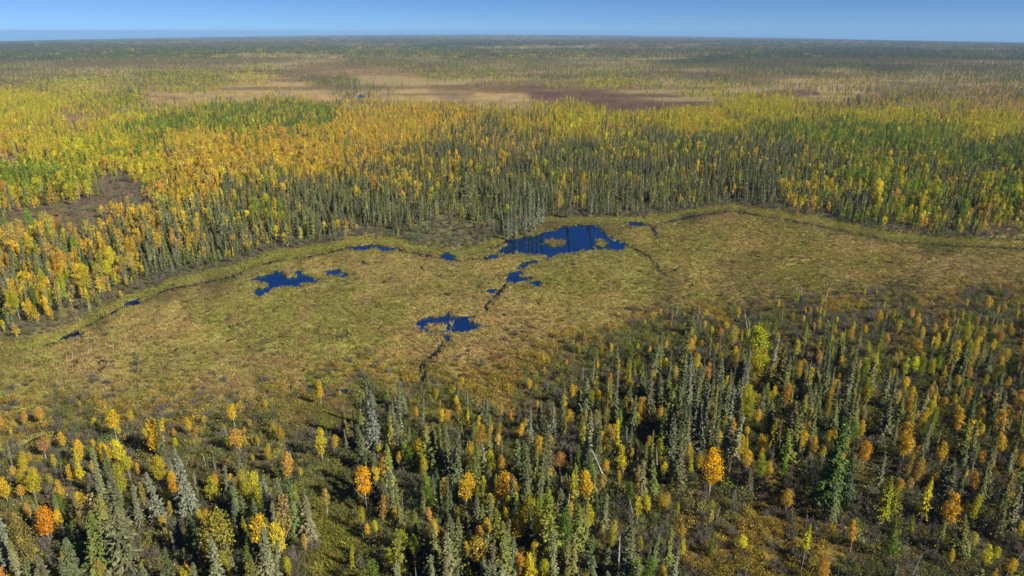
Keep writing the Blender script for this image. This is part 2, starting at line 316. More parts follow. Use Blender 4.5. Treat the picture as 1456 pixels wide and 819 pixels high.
def ground_mat():
    m, n, l = new_mat('ground_cover')
    out = n.new('ShaderNodeOutputMaterial'); b = n.new('ShaderNodeBsdfDiffuse')
    a = n.new('ShaderNodeAttribute'); a.attribute_name = 'gcol'
    tc = n.new('ShaderNodeTexCoord')
    n1 = n.new('ShaderNodeTexNoise'); n1.inputs['Scale'].default_value = .9; n1.inputs['Detail'].default_value = 5; n1.inputs['Roughness'].default_value = .7
    n2 = n.new('ShaderNodeTexNoise'); n2.inputs['Scale'].default_value = .08; n2.inputs['Detail'].default_value = 4
    l.new(tc.outputs['Object'], n1.inputs['Vector']); l.new(tc.outputs['Object'], n2.inputs['Vector'])
    mr = n.new('ShaderNodeMapRange'); mr.inputs[1].default_value = .3; mr.inputs[2].default_value = .7; mr.inputs[3].default_value = .55; mr.inputs[4].default_value = 1.35
    l.new(n1.outputs[0], mr.inputs[0])
    hs = n.new('ShaderNodeHueSaturation')
    mh = n.new('ShaderNodeMapRange'); mh.inputs[1].default_value = .3; mh.inputs[2].default_value = .7; mh.inputs[3].default_value = .47; mh.inputs[4].default_value = .53
    l.new(n2.outputs[0], mh.inputs[0]); l.new(mh.outputs[0], hs.inputs['Hue']); l.new(a.outputs['Color'], hs.inputs['Color']); l.new(mr.outputs[0], hs.inputs['Value'])
    l.new(hs.outputs[0], b.inputs[0])
    bp = n.new('ShaderNodeBump'); bp.inputs['Strength'].default_value = .8; bp.inputs['Distance'].default_value = .35
    l.new(n1.outputs[0], bp.inputs['Height']); l.new(bp.outputs[0], b.inputs['Normal'])
    l.new(b.outputs[0], out.inputs[0])
    return m
M_GROUND = ground_mat()

def water_mat():
    m, n, l = new_mat('pond_water')
    out = n.new('ShaderNodeOutputMaterial'); b = n.new('ShaderNodeMixShader')
    df = n.new('ShaderNodeBsdfDiffuse'); df.inputs[0].default_value = (.003, .013, .055, 1)
    gl = n.new('ShaderNodeBsdfGlossy'); gl.inputs['Color'].default_value = (.40, .72, 1.0, 1); gl.inputs['Roughness'].default_value = .02
    fr = n.new('ShaderNodeFresnel'); fr.inputs['IOR'].default_value = 5.0
    l.new(fr.outputs[0], b.inputs[0]); l.new(df.outputs[0], b.inputs[1]); l.new(gl.outputs[0], b.inputs[2])
    tc = n.new('ShaderNodeTexCoord'); nz = n.new('ShaderNodeTexNoise'); nz.inputs['Scale'].default_value = 1.4; nz.inputs['Detail'].default_value = 3
    bp = n.new('ShaderNodeBump'); bp.inputs['Strength'].default_value = .05; bp.inputs['Distance'].default_value = .05
    l.new(tc.outputs['Object'], nz.inputs['Vector']); l.new(nz.outputs[0], bp.inputs['Height']); l.new(bp.outputs[0], gl.inputs['Normal'])
    l.new(b.outputs[0], out.inputs[0])
    return m
M_WATER = water_mat()
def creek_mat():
    m, n, l = new_mat('bank_shaded_water')
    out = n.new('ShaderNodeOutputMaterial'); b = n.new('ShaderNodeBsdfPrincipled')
    b.inputs['Base Color'].default_value = (.012, .010, .008, 1); b.inputs['Roughness'].default_value = .08; b.inputs['IOR'].default_value = 1.33  # shade of the creek banks put into the near-black base colour
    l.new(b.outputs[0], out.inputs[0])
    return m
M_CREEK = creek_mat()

# ------------------------------------------------------------------ the ground sheet
def axis_u():
    c = np.linspace(-.78, .78, 1000)
    g = .78 + np.cumsum(np.linspace(.004, .03, 40))
    return np.concatenate([-g[::-1], c, g])
def axis_y():
    r = [np.arange(24, 90, 3.0), np.arange(90, 250, 1.2), np.arange(250, 480, .82), np.arange(480, 1000, 4.0)]
    far = [1000.0]
    while far[-1] < 30000: far.append(far[-1] * 1.031 + 1)
    return np.concatenate(r + [np.array(far)])
U = axis_u(); Y = axis_y()
gy, gu = np.meshgrid(Y, U, indexing='ij')
gx = (gu * np.maximum(gy, 70)).ravel(); gy = gy.ravel()
V = veg(gx, gy)
sd = water_sd(gx, gy)
micro = np.where(gy < 700, (noise(gx, gy, 2.2, 71, 2) - .5) * .35 + (noise(gx, gy, 9, 73, 2) - .5) * .5, 0)
bank = sstep(-0.5, 1.6, sd)
gz = base_z(gx, gy) + micro * bank * sstep(0, 4, sd) - 0.9 * (1 - bank)
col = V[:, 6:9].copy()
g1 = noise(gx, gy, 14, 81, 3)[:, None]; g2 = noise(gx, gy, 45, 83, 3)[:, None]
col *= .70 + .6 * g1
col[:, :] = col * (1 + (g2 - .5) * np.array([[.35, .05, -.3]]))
hol = hollows(gx, gy)
mud = np.maximum(1 - sstep(-.3, 1.2, sd), hol)[:, None]
gz = gz - .25 * hol
col = col * (1 - mud) + np.array([[.03, .024, .016]]) * mud
farm = sstep(1500, 6000, gy)[:, None]
st1 = sstep(.45, .6, noise(gx * .25, gy, 26 + .045 * (gy - 900).clip(0, 9000), 91, 4))[:, None] * sstep(950, 1200, gy)[:, None]
st2 = sstep(.5, .62, noise(gx * .2, gy, 20 + .04 * (gy - 900).clip(0, 9000), 95, 4))[:, None] * sstep(950, 1200, gy)[:, None]
col = col * (1 - .75 * st1) + np.array([[.34, .26, .115]]) * .75 * st1           # pale sedge strings
col = col * (1 - .75 * st2) + np.array([[.15, .105, .055]]) * .75 * st2               # wet hollows
col = np.clip(col, .01, .6)
nr, nc = len(Y), len(U)
idx = np.arange(nr * nc).reshape(nr, nc)
quads = np.stack([idx[:-1, :-1], idx[:-1, 1:], idx[1:, 1:], idx[1:, :-1]], -1).reshape(-1, 4)
def mesh_from_arrays(name, co, faces):
    me = bpy.data.meshes.new(name)
    k = faces.shape[1]
    me.vertices.add(len(co)); me.vertices.foreach_set('co', np.ascontiguousarray(co, np.float32).ravel())
    me.loops.add(faces.size); me.loops.foreach_set('vertex_index', faces.astype(np.int32).ravel())
    me.polygons.add(len(faces)); me.polygons.foreach_set('loop_start', np.arange(0, faces.size, k, dtype=np.int32))
    me.update(calc_edges=True)
    return me
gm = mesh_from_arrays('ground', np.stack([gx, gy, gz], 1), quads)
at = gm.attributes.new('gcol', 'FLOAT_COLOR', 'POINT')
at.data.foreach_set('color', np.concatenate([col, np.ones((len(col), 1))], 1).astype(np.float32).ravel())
gm.polygons.foreach_set('use_smooth', np.ones(len(quads), bool))
gm.materials.append(M_GROUND)
ground = bpy.data.objects.new('ground', gm); sc.collection.objects.link(ground)
ground['kind'] = 'structure'; ground['label'] = 'flat boggy lowland with golden wet meadow, forest floor and far brown bogs'
Z_MIN = float(gz.min())

# ------------------------------------------------------------------ ponds and creeks
def link(name, me, parent=None, **props):
    o = bpy.data.objects.new(name, me); sc.collection.objects.link(o)
    if parent is not None: o.parent = parent
    for k, v in props.items(): o[k] = v
    return o
WL = -0.30
def flat_poly(name, pts, z):
    import bmesh
    bm = bmesh.new()
    f = bm.faces.new([bm.verts.new((p[0], p[1], z)) for p in pts])
    if f.normal.z < 0: f.normal_flip()
    bm.normal_update()
    if f.normal.z < 0: f.normal_flip()
    bmesh.ops.triangulate(bm, faces=bm.faces)
    me = bpy.data.meshes.new(name); bm.to_mesh(me); bm.free(); me.materials.append(M_WATER)
    return me
def grown(poly, g):
    c = poly.mean(0); lo, hi = poly.min(0), poly.max(0)
    n = 28
    cx, cyy = (lo + hi) / 2; rx, ry = (hi - lo) / 2 * 1.02 + g
    a = np.linspace(0, 2 * np.pi, n, endpoint=False)
    sq = (np.abs(np.cos(a)) ** 6 + np.abs(np.sin(a)) ** 6) ** (-1 / 6)
    return np.stack([cx + rx * np.cos(a) * sq, cyy + ry * np.sin(a) * sq], 1)
LAB_P = {'main': 'largest deep blue pond, against the spruces on the far side of the meadow', 'channel': 'narrow blue channel and hooked pool just below the largest pond', 'near': 'dark blue pond with a grassy islet, the one nearest the viewer',
 'west': 'ragged blue pond near the gold wooded edge, west of the others', 'west_small': 'shallow blue pool broken by sedge, beside the ragged west pond', 'west_puddle': 'tiny blue puddle behind the shallow sedge pool', 'arc': 'thin arc of dark water under the grey green willow bank',
 'willow': 'small blue pool in the willow bank opening at the forest edge', 'puddle_a': 'small dark puddle in the meadow west of the islet pond', 'puddle_b': 'small purple dark puddle beside the thin creek above the islet pond', 'bank': 'thin dark pool along the bank just right of the largest pond',
 'far_bog': 'tiny bright pond in the distant tan bog', 'edge_pool': 'small dark pool in the creek below the left gold trees', 'edge_pool_b': 'dark pool at the left end of the forest edge creek', 'puddle_c': 'small dark puddle close above the near trees', 'puddle_d': 'faint small puddle on the meadow just right of the largest pond'}
for k, p in PG.items():
    zz = WL + float(base_z(np.array([p[:, 0].mean()]), np.array([p[:, 1].mean()]))[0])
    link('pond', flat_poly('pond', grown(p, 1.0), zz + .001 * (hash(k) % 5 if False else list(PG).index(k))), kind='structure', label=LAB_P[k])
LAB_C = ['dark creek along the foot of the left gold forest', 'dark creek reach behind the ragged west pond', 'dark creek reach leading into the largest pond', 'dark creek along the forest edge right of the largest pond', 'thin creek from the hooked pool down the meadow', 'thin creek running from the islet pond to the near trees',
 'thin winding ditch right of the largest pond', 'short side ditch in the meadow right of the largest pond', 'short ditch off the forest edge creek', 'curved dark channel among near bushes at lower left', 'straight dark ditch into the spruces behind the largest pond']
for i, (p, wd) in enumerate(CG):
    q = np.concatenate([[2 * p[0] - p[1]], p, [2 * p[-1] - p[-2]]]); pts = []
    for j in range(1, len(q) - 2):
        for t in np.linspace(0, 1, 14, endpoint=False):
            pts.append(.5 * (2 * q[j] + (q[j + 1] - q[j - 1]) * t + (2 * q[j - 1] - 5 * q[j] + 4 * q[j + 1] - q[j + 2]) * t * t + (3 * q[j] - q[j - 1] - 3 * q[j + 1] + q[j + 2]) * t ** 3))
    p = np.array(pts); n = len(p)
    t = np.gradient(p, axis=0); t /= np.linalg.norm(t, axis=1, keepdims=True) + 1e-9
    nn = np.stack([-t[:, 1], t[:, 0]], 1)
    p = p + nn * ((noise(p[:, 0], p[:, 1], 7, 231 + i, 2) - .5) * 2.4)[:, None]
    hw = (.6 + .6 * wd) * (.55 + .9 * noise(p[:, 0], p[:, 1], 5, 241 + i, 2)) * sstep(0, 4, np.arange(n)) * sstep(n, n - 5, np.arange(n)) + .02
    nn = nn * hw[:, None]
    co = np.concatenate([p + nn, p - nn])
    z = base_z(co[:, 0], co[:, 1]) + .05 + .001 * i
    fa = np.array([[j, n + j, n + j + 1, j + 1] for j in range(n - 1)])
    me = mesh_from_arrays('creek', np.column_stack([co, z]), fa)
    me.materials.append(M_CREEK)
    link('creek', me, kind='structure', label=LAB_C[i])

# ------------------------------------------------------------------ plant meshes
class Geo:
    def __init__(s): s.v = []; s.f = []; s.c = []; s.m = []; s.n = 0
    def add(s, verts, faces, colr, mat=0):
        verts = np.asarray(verts, float)
        s.v.append(verts); s.f += [tuple(i + s.n for i in f) for f in faces]; s.m += [mat] * len(faces)
        s.c.append(np.tile(np.asarray(colr, float), (len(verts), 1))); s.n += len(verts)
    def kites(s, c, d, nrm, L, W, colr, mat=0, fold=0.0):
        """many leaf-sized kites at once (arrays)"""
        d = d / (np.linalg.norm(d, axis=1, keepdims=True) + 1e-9)
        sd_ = np.cross(d, nrm); sd_ /= (np.linalg.norm(sd_, axis=1, keepdims=True) + 1e-9)
        up = np.cross(sd_, d)
        L = L[:, None]; W = W[:, None]
        q = np.stack([c - d * L * .5, c - d * L * .05 + sd_ * W * .5 - up * W * fold, c + d * L * .5, c - d * L * .05 - sd_ * W * .5 - up * W * fold], 1)
        n = len(c); s.v.append(q.reshape(-1, 3))
        b = s.n + 4 * np.arange(n)
        s.f += list(map(tuple, np.stack([b, b + 1, b + 2, b + 3], 1).tolist())); s.m += [mat] * n
        s.c.append(np.repeat(colr, 4, 0)); s.n += 4 * n
    def tube(s, pts, rad, sides=5, mat=1, colr=(1, 1, 1)):
        pts = np.asarray(pts, float); k = len(pts)
        a = np.linspace(0, 2 * np.pi, sides, endpoint=False)
        rings = []
        for i in range(k):
            t = pts[min(i + 1, k - 1)] - pts[max(i - 1, 0)]; t /= np.linalg.norm(t) + 1e-9
            h = np.array([1, 0, 0]) if abs(t[0]) < .8 else np.array([0, 1, 0])
            e1 = np.cross(t, h); e1 /= np.linalg.norm(e1); e2 = np.cross(t, e1)
            rings.append(pts[i] + rad[i] * (np.cos(a)[:, None] * e1 + np.sin(a)[:, None] * e2))
        f = []
        for i in range(k - 1):
            for j in range(sides):
                f.append((i * sides + j, i * sides + (j + 1) % sides, (i + 1) * sides + (j + 1) % sides, (i + 1) * sides + j))
        s.add(np.concatenate(rings), f, colr, mat)
    def mesh(s, name, mats):
        me = bpy.data.meshes.new(name)
        v = np.concatenate(s.v)
        me.from_pydata(v.tolist(), [], s.f)
        a = me.attributes.new('var', 'FLOAT_COLOR', 'POINT')
        c = np.concatenate(s.c)
        a.data.foreach_set('color', np.concatenate([c, np.ones((len(c), 1))], 1).astype(np.float32).ravel())
        for m in mats: me.materials.append(m)
        me.polygons.foreach_set('material_index', np.array(s.m, np.int32))
        return me

def var_cols(r, n, br=.22, hue=.10):
    b = np.exp(r.normal(0, br, (n, 1)))
    return b * (1 + r.normal(0, hue, (n, 3)) * np.array([[1, .5, .6]]))

def trunk_pts(r, h, bend=.02):
    t = np.linspace(0, 1, 6); p = np.zeros((6, 3)); p[:, 2] = t * h
    a = r.uniform(0, 6.28); p[:, 0] = np.cos(a) * bend * h * t ** 2; p[:, 1] = np.sin(a) * bend * h * t ** 2
    return p
def on_trunk(p, z):
    return np.stack([np.interp(z, p[:, 2], p[:, 0]), np.interp(z, p[:, 2], p[:, 1]), z], 1)

def spruce_geo(seed, h=12, R=1.5, nb=170, kpb=6, ks=.55, club=False, low=.08, ragged=.3, up=False, sides=6):
    r = np.random.default_rng(seed)
    T, C = Geo(), Geo()
    tp = trunk_pts(r, h, .012)
    T.tube(tp, .011 * h * (1 - np.linspace(0, .93, 6)), sides, 0)
    i = np.arange(nb); t = (i + r.uniform(0, 1, nb)) / nb
    t = t ** .85
    z = h * (low + (1.0 - low) * t)
    prof = (1 - t) ** .8 * .96 + .05
    if club: prof = np.maximum(prof * .8, .42 * np.exp(-((t - .86) / .1) ** 2)) * (1 - sstep(.93, 1.02, t) * .6)
    dip = 1 - .45 * np.exp(-((t - r.uniform(.35, .75)) / .05) ** 2)      # a thin whorl
    side = 1 + .22 * np.cos(i * 2.4 - r.uniform(0, 6))
    ln = R * prof * dip * side * r.uniform(1 - ragged * 1.6, 1 + ragged * .5, nb)
    azm = i * 2.39996 + r.normal(0, .35, nb)
    dr = (np.interp(t, [0, .5, 1], [-.55, -.38, .5]) if not up else np.interp(t, [0, .5, 1], [-.1, .15, .9])) + r.normal(0, .12, nb)
    bdir = np.stack([np.cos(azm), np.sin(azm), dr], 1)
    base = on_trunk(tp, z)
    for k in range(kpb):
        s_ = (k + .6 + r.uniform(-.3, .3, nb)) / kpb
        c = base + bdir * (ln * s_)[:, None]
        c[:, 2] += .22 * ln * s_ ** 2.5 * (0 if up else 1)
        c += r.normal(0, .06, (nb, 3)) * (ln[:, None] + .3)
        sw = r.normal(0, .65, nb)
        ca, sa = np.cos(azm + sw), np.sin(azm + sw)
        d = np.stack([ca, sa, dr * .8 + r.normal(0, .3, nb)], 1)
        nrm = np.stack([ca * .35, sa * .35, np.ones(nb)], 1) + r.normal(0, .45, (nb, 3))
        L = ks * (.5 + .65 * prof) * r.uniform(.7, 1.35, nb); W = L * r.uniform(.42, .75, nb)
        C.kites(c, d, nrm, L, W, var_cols(r, nb, .25, .07), 0, .25)
    # leader
    n = 6; c = on_trunk(tp, h * r.uniform(.95, 1.01, n)); C.kites(c, np.tile([0, 0, 1.], (n, 1)) + r.normal(0, .3, (n, 3)), r.normal(0, 1, (n, 3)), np.full(n, ks * .8), np.full(n, ks * .3), var_cols(r, n), 0)
    return T, C

def birch_geo(seed, h=9, R=1.2, base=.34, ncl=52, lpc=24, ls=.27, spread=.34, egg=.9, sides=6, limbs=12):
    r = np.random.default_rng(seed)
    T, C = Geo(), Geo()
    tp = trunk_pts(r, h * .96, .03)
    T.tube(tp, .0095 * h * (1 - np.linspace(0, .9, 6)), sides, 0)
    t = r.uniform(0.02, .98, ncl); t = np.sort(t)
    prof = np.sin(np.pi * t ** egg) ** .75
    a = np.arange(ncl) * 2.39996 + r.normal(0, .4, ncl)
    rho = R * prof * np.sqrt(r.uniform(.25, 1.0, ncl)) * r.uniform(.75, 1.2, ncl)
    z = h * (base + (1 - base) * t)
    lob = 1 + .25 * np.cos(a * 2 + r.uniform(0, 6))
    cc = on_trunk(tp, z); cc[:, 0] += np.cos(a) * rho * lob; cc[:, 1] += np.sin(a) * rho * lob
    for j in range(0, ncl, max(1, ncl // max(limbs, 1))):
        if limbs == 0: break
        zb = max(h * .15, z[j] - rho[j] * 1.3 - .4); pb = on_trunk(tp, np.array([zb]))[0]
        mid = (pb + cc[j]) / 2 + np.array([0, 0, -.1])
        T.tube([pb, mid, cc[j]], [.03 * h / 9, .02 * h / 9, .008], 3, 0)
    n = ncl * lpc
    ci = np.repeat(np.arange(ncl), lpc)
    off = r.normal(0, spread, (n, 3)) * np.array([1, 1, .9])
    c = cc[ci] + off
    outw = np.stack([np.cos(a[ci]), np.sin(a[ci]), np.full(n, .5)], 1)
    nrm = outw + r.normal(0, .75, (n, 3))
    d = r.normal(0, 1, (n, 3)); d[:, 2] -= .4
    L = ls * r.uniform(.65, 1.4, n); W = L * r.uniform(.6, .95, n)
    cv = var_cols(r, n, .2, .06) * np.exp(r.normal(0, .10, (ncl, 1)))[ci]
    C.kites(c, d, nrm, L, W, cv, 0, .2)
    return T, C

def bare_geo(seed, h=7, R=1.1, nb=46, tw=4, leafy=0, sides=5):
    r = np.random.default_rng(seed)
    T, C = Geo(), Geo()
    tp = trunk_pts(r, h, .04)
    T.tube(tp, .009 * h * (1 - np.linspace(0, .93, 6)), sides, 0)
    t = np.sort(r.uniform(.12, .97, nb)); z = h * t; a = np.arange(nb) * 2.4 + r.normal(0, .5, nb)
    ln = R * (1.05 - t) ** .6 * r.uniform(.5, 1.2, nb); rise = r.uniform(.3, 1.2, nb)
    b = on_trunk(tp, z); d = np.stack([np.cos(a), np.sin(a), rise], 1)
    for i in range(nb):
        e = b[i] + d[i] * ln[i]
        T.tube([b[i], (b[i] + e) / 2 + r.normal(0, .06, 3), e], [.022, .016, .005], 3, 0)
    n = nb * tw; k = np.repeat(np.arange(nb), tw)
    c = b[k] + d[k] * (ln[k] * r.uniform(.35, 1.05, n))[:, None] + r.normal(0, .12, (n, 3))
    dd = d[k] + r.normal(0, .6, (n, 3))
    C.kites(c, dd, r.normal(0, 1, (n, 3)), r.uniform(.35, .8, n), r.uniform(.035, .07, n), var_cols(r, n, .2, .05))
    if leafy:
        n = leafy; k = r.integers(0, nb, n)
        c = b[k] + d[k] * (ln[k] * r.uniform(.5, 1.1, n))[:, None] + r.normal(0, .12, (n, 3))
        C.kites(c, r.normal(0, 1, (n, 3)), r.normal(0, 1, (n, 3)), r.uniform(.15, .3, n), r.uniform(.12, .2, n), var_cols(r, n, .2, .1) * np.array([[1.9, 1.35, .5]]))
    return T, C

def snag_geo(seed, h=6, stubs=9):
    r = np.random.default_rng(seed)
    T, C = Geo(), Geo()
    tp = trunk_pts(r, h, .03)
    T.tube(tp, np.array([.12, .11, .095, .08, .06, .02]) * (h / 6) ** .5, 6, 0)
    for i in range(stubs):
        z = h * r.uniform(.3, .97); a = r.uniform(0, 6.28); l = r.uniform(.25, .8); b = on_trunk(tp, np.array([z]))[0]
        C.tube([b, b + np.array([math.cos(a) * l, math.sin(a) * l, r.uniform(-.3, .5) * l])], [.03, .008], 3, 0)
    return T, C

def shrub_geo(seed, h=1.8, R=1.3, leaves=190, stems=16, ls=.24, twigs=0):
    r = np.random.default_rng(seed)
    T, C = Geo(), Geo()
    a = np.arange(stems) * 2.4 + r.normal(0, .4, stems); q = np.sqrt(r.uniform(.05, 1, stems))
    tip = np.stack([np.cos(a) * q * R, np.sin(a) * q * R, h * (1.02 - .45 * q ** 2) * r.uniform(.75, 1.1, stems)], 1)
    for i in range(stems):
        b = tip[i] * np.array([.18, .18, 0])
        T.tube([b, (b + tip[i]) / 2 + r.normal(0, .08, 3) + np.array([0, 0, .12]), tip[i]], [.03, .02, .006], 3, 0)
    if twigs:
        n = twigs; k = r.integers(0, stems, n); s_ = r.uniform(.25, 1.05, n)
        c = tip[k] * s_[:, None] + r.normal(0, .16, (n, 3)) * np.array([1, 1, .6]); d = tip[k] * np.array([.7, .7, 1]) + r.normal(0, .5, (n, 3))
        C.kites(c, d, r.normal(0, 1, (n, 3)), r.uniform(.3, .75, n), r.uniform(.04, .08, n), var_cols(r, n, .22, .05))
    if leaves:
        n = leaves; k = r.integers(0, stems, n)
        c = tip[k] * r.uniform(.55, 1.05, n)[:, None] + r.normal(0, .2, (n, 3)) * np.array([R, R, .7 * h / 1.8]); c[:, 2] = np.maximum(c[:, 2], .1)
        C.kites(c, r.normal(0, 1, (n, 3)) + np.array([0, 0, .5]), c * np.array([.6, .6, .8]) + r.normal(0, .6, (n, 3)), ls * r.uniform(.6, 1.5, n), ls * r.uniform(.4, .8, n), var_cols(r, n, .25, .08), 0, .2)
    return T, C

def sedge_geo(seed, R=.75, n=26, hh=.55, wd=.1):
    r = np.random.default_rng(seed)
    C = Geo()
    a = r.uniform(0, 6.28, n); q = np.sqrt(r.uniform(0, 1, n)) * R
    b = np.stack([np.cos(a) * q, np.sin(a) * q, np.full(n, -.05)], 1)
    ln = hh * r.uniform(.55, 1.35, n); lean = np.stack([np.cos(a), np.sin(a)], 1) * .25 + r.normal(0, .45, (n, 2))
    tip = b + np.column_stack([lean * ln[:, None], ln])
    az_ = r.uniform(0, 6.28, n); s_ = np.stack([np.cos(az_), np.sin(az_), np.zeros(n)], 1) * (wd * r.uniform(.6, 1.6, n))[:, None]
    v = np.stack([b - s_, b + s_, tip], 1).reshape(-1, 3)
    C.v.append(v); C.f = [(3 * i, 3 * i + 1, 3 * i + 2) for i in range(n)]; C.m = [0] * n; C.c.append(np.repeat(var_cols(r, n, .22, .08), 3, 0)); C.n = 3 * n
    return C

def joined(T, C, name, mats):
    g = Geo()
    g.v = C.v + T.v; g.n = C.n + T.n; g.c = C.c + T.c
    g.f = C.f + [tuple(i + C.n for i in f) for f in T.f]; g.m = C.m + [1] * len(T.f)
    return g.mesh(name, mats)

# full detail, shared by the single trees
HI = {}
HI['spruce'] = [spruce_geo(11, 12, 1.55, 230, 8, .46), spruce_geo(12, 12, 1.3, 220, 7, .44, True), spruce_geo(13, 12, 1.9, 250, 9, .5, False, .05), spruce_geo(14, 12, 1.1, 200, 7, .42, True, .14, .4),
                spruce_geo(15, 12, 1.65, 210, 8, .48, False, .1, .45), spruce_geo(16, 12, 2.15, 260, 10, .54, False, .12, .4), spruce_geo(17, 12, .75, 130, 5, .44, True, .2, .5)]
HI['larch'] = [spruce_geo(21, 10, 1.7, 190, 8, .40, False, .14, .4, True), spruce_geo(22, 10, 1.5, 180, 8, .40, False, .2, .45, True), birch_geo(23, 10, 1.25, .16, 64, 24, .27, .34, .8), birch_geo(24, 10, 1.5, .2, 70, 26, .27, .36, .75)]
HI['birch'] = [birch_geo(31, 9, 1.25, .36), birch_geo(32, 9, 1.05, .44, 46, 24, .26, .28), birch_geo(33, 9, 1.5, .3, 62, 26, .27, .36), birch_geo(34, 9, .95, .3, 50, 24, .25, .27, .8), birch_geo(35, 9, 1.35, .5, 46, 24, .27, .32), birch_geo(36, 9, 1.15, .22, 54, 24, .26, .29, .75)]
HI['bare'] = [bare_geo(41), bare_geo(42, 7, .9, 50, 4, 0), bare_geo(43, 7, 1.2, 46, 4, 60), bare_geo(44, 7, .8, 40, 5, 30)]
HI['snag'] = [snag_geo(51), snag_geo(52, 6, 5), snag_geo(53, 6, 14)]
HI['shrub'] = [shrub_geo(61), shrub_geo(62, 2.0, 1.1, 160, 14), shrub_geo(63, 1.6, 1.5, 210, 18), shrub_geo(64, 2.1, 1.2, 0, 26, .24, 230), shrub_geo(65, 1.8, 1.4, 25, 28, .2, 250), shrub_geo(66, 2.3, 1.0, 40, 22, .2, 200)]
MATS = {'spruce': (M_BARK, M_NEEDLE), 'larch': (M_BARK, M_LEAF), 'birch': (M_BIRCH, M_LEAF), 'bare': (M_BARK, M_TWIG), 'snag': (M_DEAD, M_DEAD), 'shrub': (M_BARK, M_LEAF)}
H0 = {'spruce': 12., 'larch': 10., 'birch': 9., 'bare': 7., 'snag': 6., 'shrub': 1.9}
HIM = {k: [(T.mesh(k + '_trunk', [MATS[k][0]]), C.mesh(k + '_crown', [MATS[k][1]])) for T, C in v] for k, v in HI.items()}

# lighter versions for the mass of the forest
def coll(name, meshes):
    c = bpy.data.collections.new(name)
    for i, me in enumerate(meshes):
        c.objects.link(bpy.data.objects.new('%s_%02d' % (name, i), me))
    return c
mid = {
 'spruce': [spruce_geo(111, 12, 1.35, 70, 4, .85, False, .08, .3, False, 4), spruce_geo(112, 12, 1.1, 64, 4, .8, True, .1, .3, False, 4), spruce_geo(113, 12, 1.6, 76, 4, .95, False, .05, .35, False, 4), spruce_geo(114, 12, .9, 60, 3, .8, True, .15, .4, False, 4)],
 'larch': [spruce_geo(121, 10, 1.3, 60, 4, .75, False, .12, .35, True, 4), birch_geo(122, 10, 1.2, .14, 30, 10, .55, .38, .8, 4, 3), birch_geo(123, 10, 1.0, .18, 28, 10, .5, .34, .75, 4, 3)],
 'birch': [birch_geo(131, 9, 1.15, .3, 28, 10, .5, .32, .9, 4, 4), birch_geo(132, 9, .95, .36, 24, 10, .48, .28, .9, 4, 4), birch_geo(133, 9, 1.3, .26, 32, 10, .52, .36, .9, 4, 4), birch_geo(134, 9, .9, .2, 30, 9, .48, .28, .75, 4, 4)],
 'bare': [bare_geo(141, 7, .9, 22, 4, 0, 4), bare_geo(142, 7, 1.0, 22, 4, 25, 4)],
 'shrub': [HI['shrub'][i] for i in range(6)],
}
MIDC = {k: coll('mass_' + k, [joined(T, C, k + '_mass', [MATS[k][1], MATS[k][0]]) for T, C in v]) for k, v in mid.items()}
lowp = {
 'spruce': [spruce_geo(211, 12, 1.7, 18, 2, 1.9, False, .05, .3, False, 3), spruce_geo(212, 12, 1.4, 16, 2, 1.7, True, .08, .3, False, 3)],
 'larch': [birch_geo(222, 10, 1.4, .1, 12, 3, 1.3, .35, .75, 3, 0), birch_geo(223, 10, 1.2, .12, 12, 3, 1.2, .3, .75, 3, 0)],
 'birch': [birch_geo(231, 9, 1.4, .2, 11, 3, 1.25, .33, .9, 3, 0), birch_geo(232, 9, 1.2, .24, 10, 3, 1.2, .3, .9, 3, 0)],
 'bare': [bare_geo(241, 7, 1.2, 6, 3, 0, 3)],
}
LOWC = {k: coll('far_' + k, [joined(T, C, k + '_far', [MATS[k][1], MATS[k][0]]) for T, C in v]) for k, v in lowp.items()}
def patch(seed, kind, n, rad):
    r = np.random.default_rng(seed); g = Geo()
    for i in range(n):
        T, C = lowp[kind][i % len(lowp[kind])]
        a = r.uniform(0, 6.28); q = math.sqrt(r.uniform(0, 1)) * rad; s = r.uniform(.65, 1.2); rz = r.uniform(0, 6.28)
        v = np.concatenate(C.v) * s; ca, sa = math.cos(rz), math.sin(rz)
        v = np.stack([v[:, 0] * ca - v[:, 1] * sa + math.cos(a) * q, v[:, 0] * sa + v[:, 1] * ca + math.sin(a) * q, v[:, 2]], 1)
        g.v.append(v); g.c.append(np.concatenate(C.c) * math.exp(r.normal(0, .22))); g.f += [tuple(j + g.n for j in f) for f in C.f]; g.m += [0] * len(C.f); g.n += C.n
    return g.mesh(kind + '_patch', [MATS[kind][1]])
PATC = {k: coll('patch_' + k, [patch(300 + i, k, 14, 24) for i in range(3)]) for k in ('spruce', 'larch', 'birch')}
SEDC = coll('sedge', [sedge_geo(401).mesh('sedge_a', [M_SEDGE]), sedge_geo(402, .9, 30, .45).mesh('sedge_b', [M_SEDGE]), sedge_geo(403, .5, 22, .8, .08).mesh('sedge_c', [M_SEDGE])])
print('meshes', time.time() - T0)

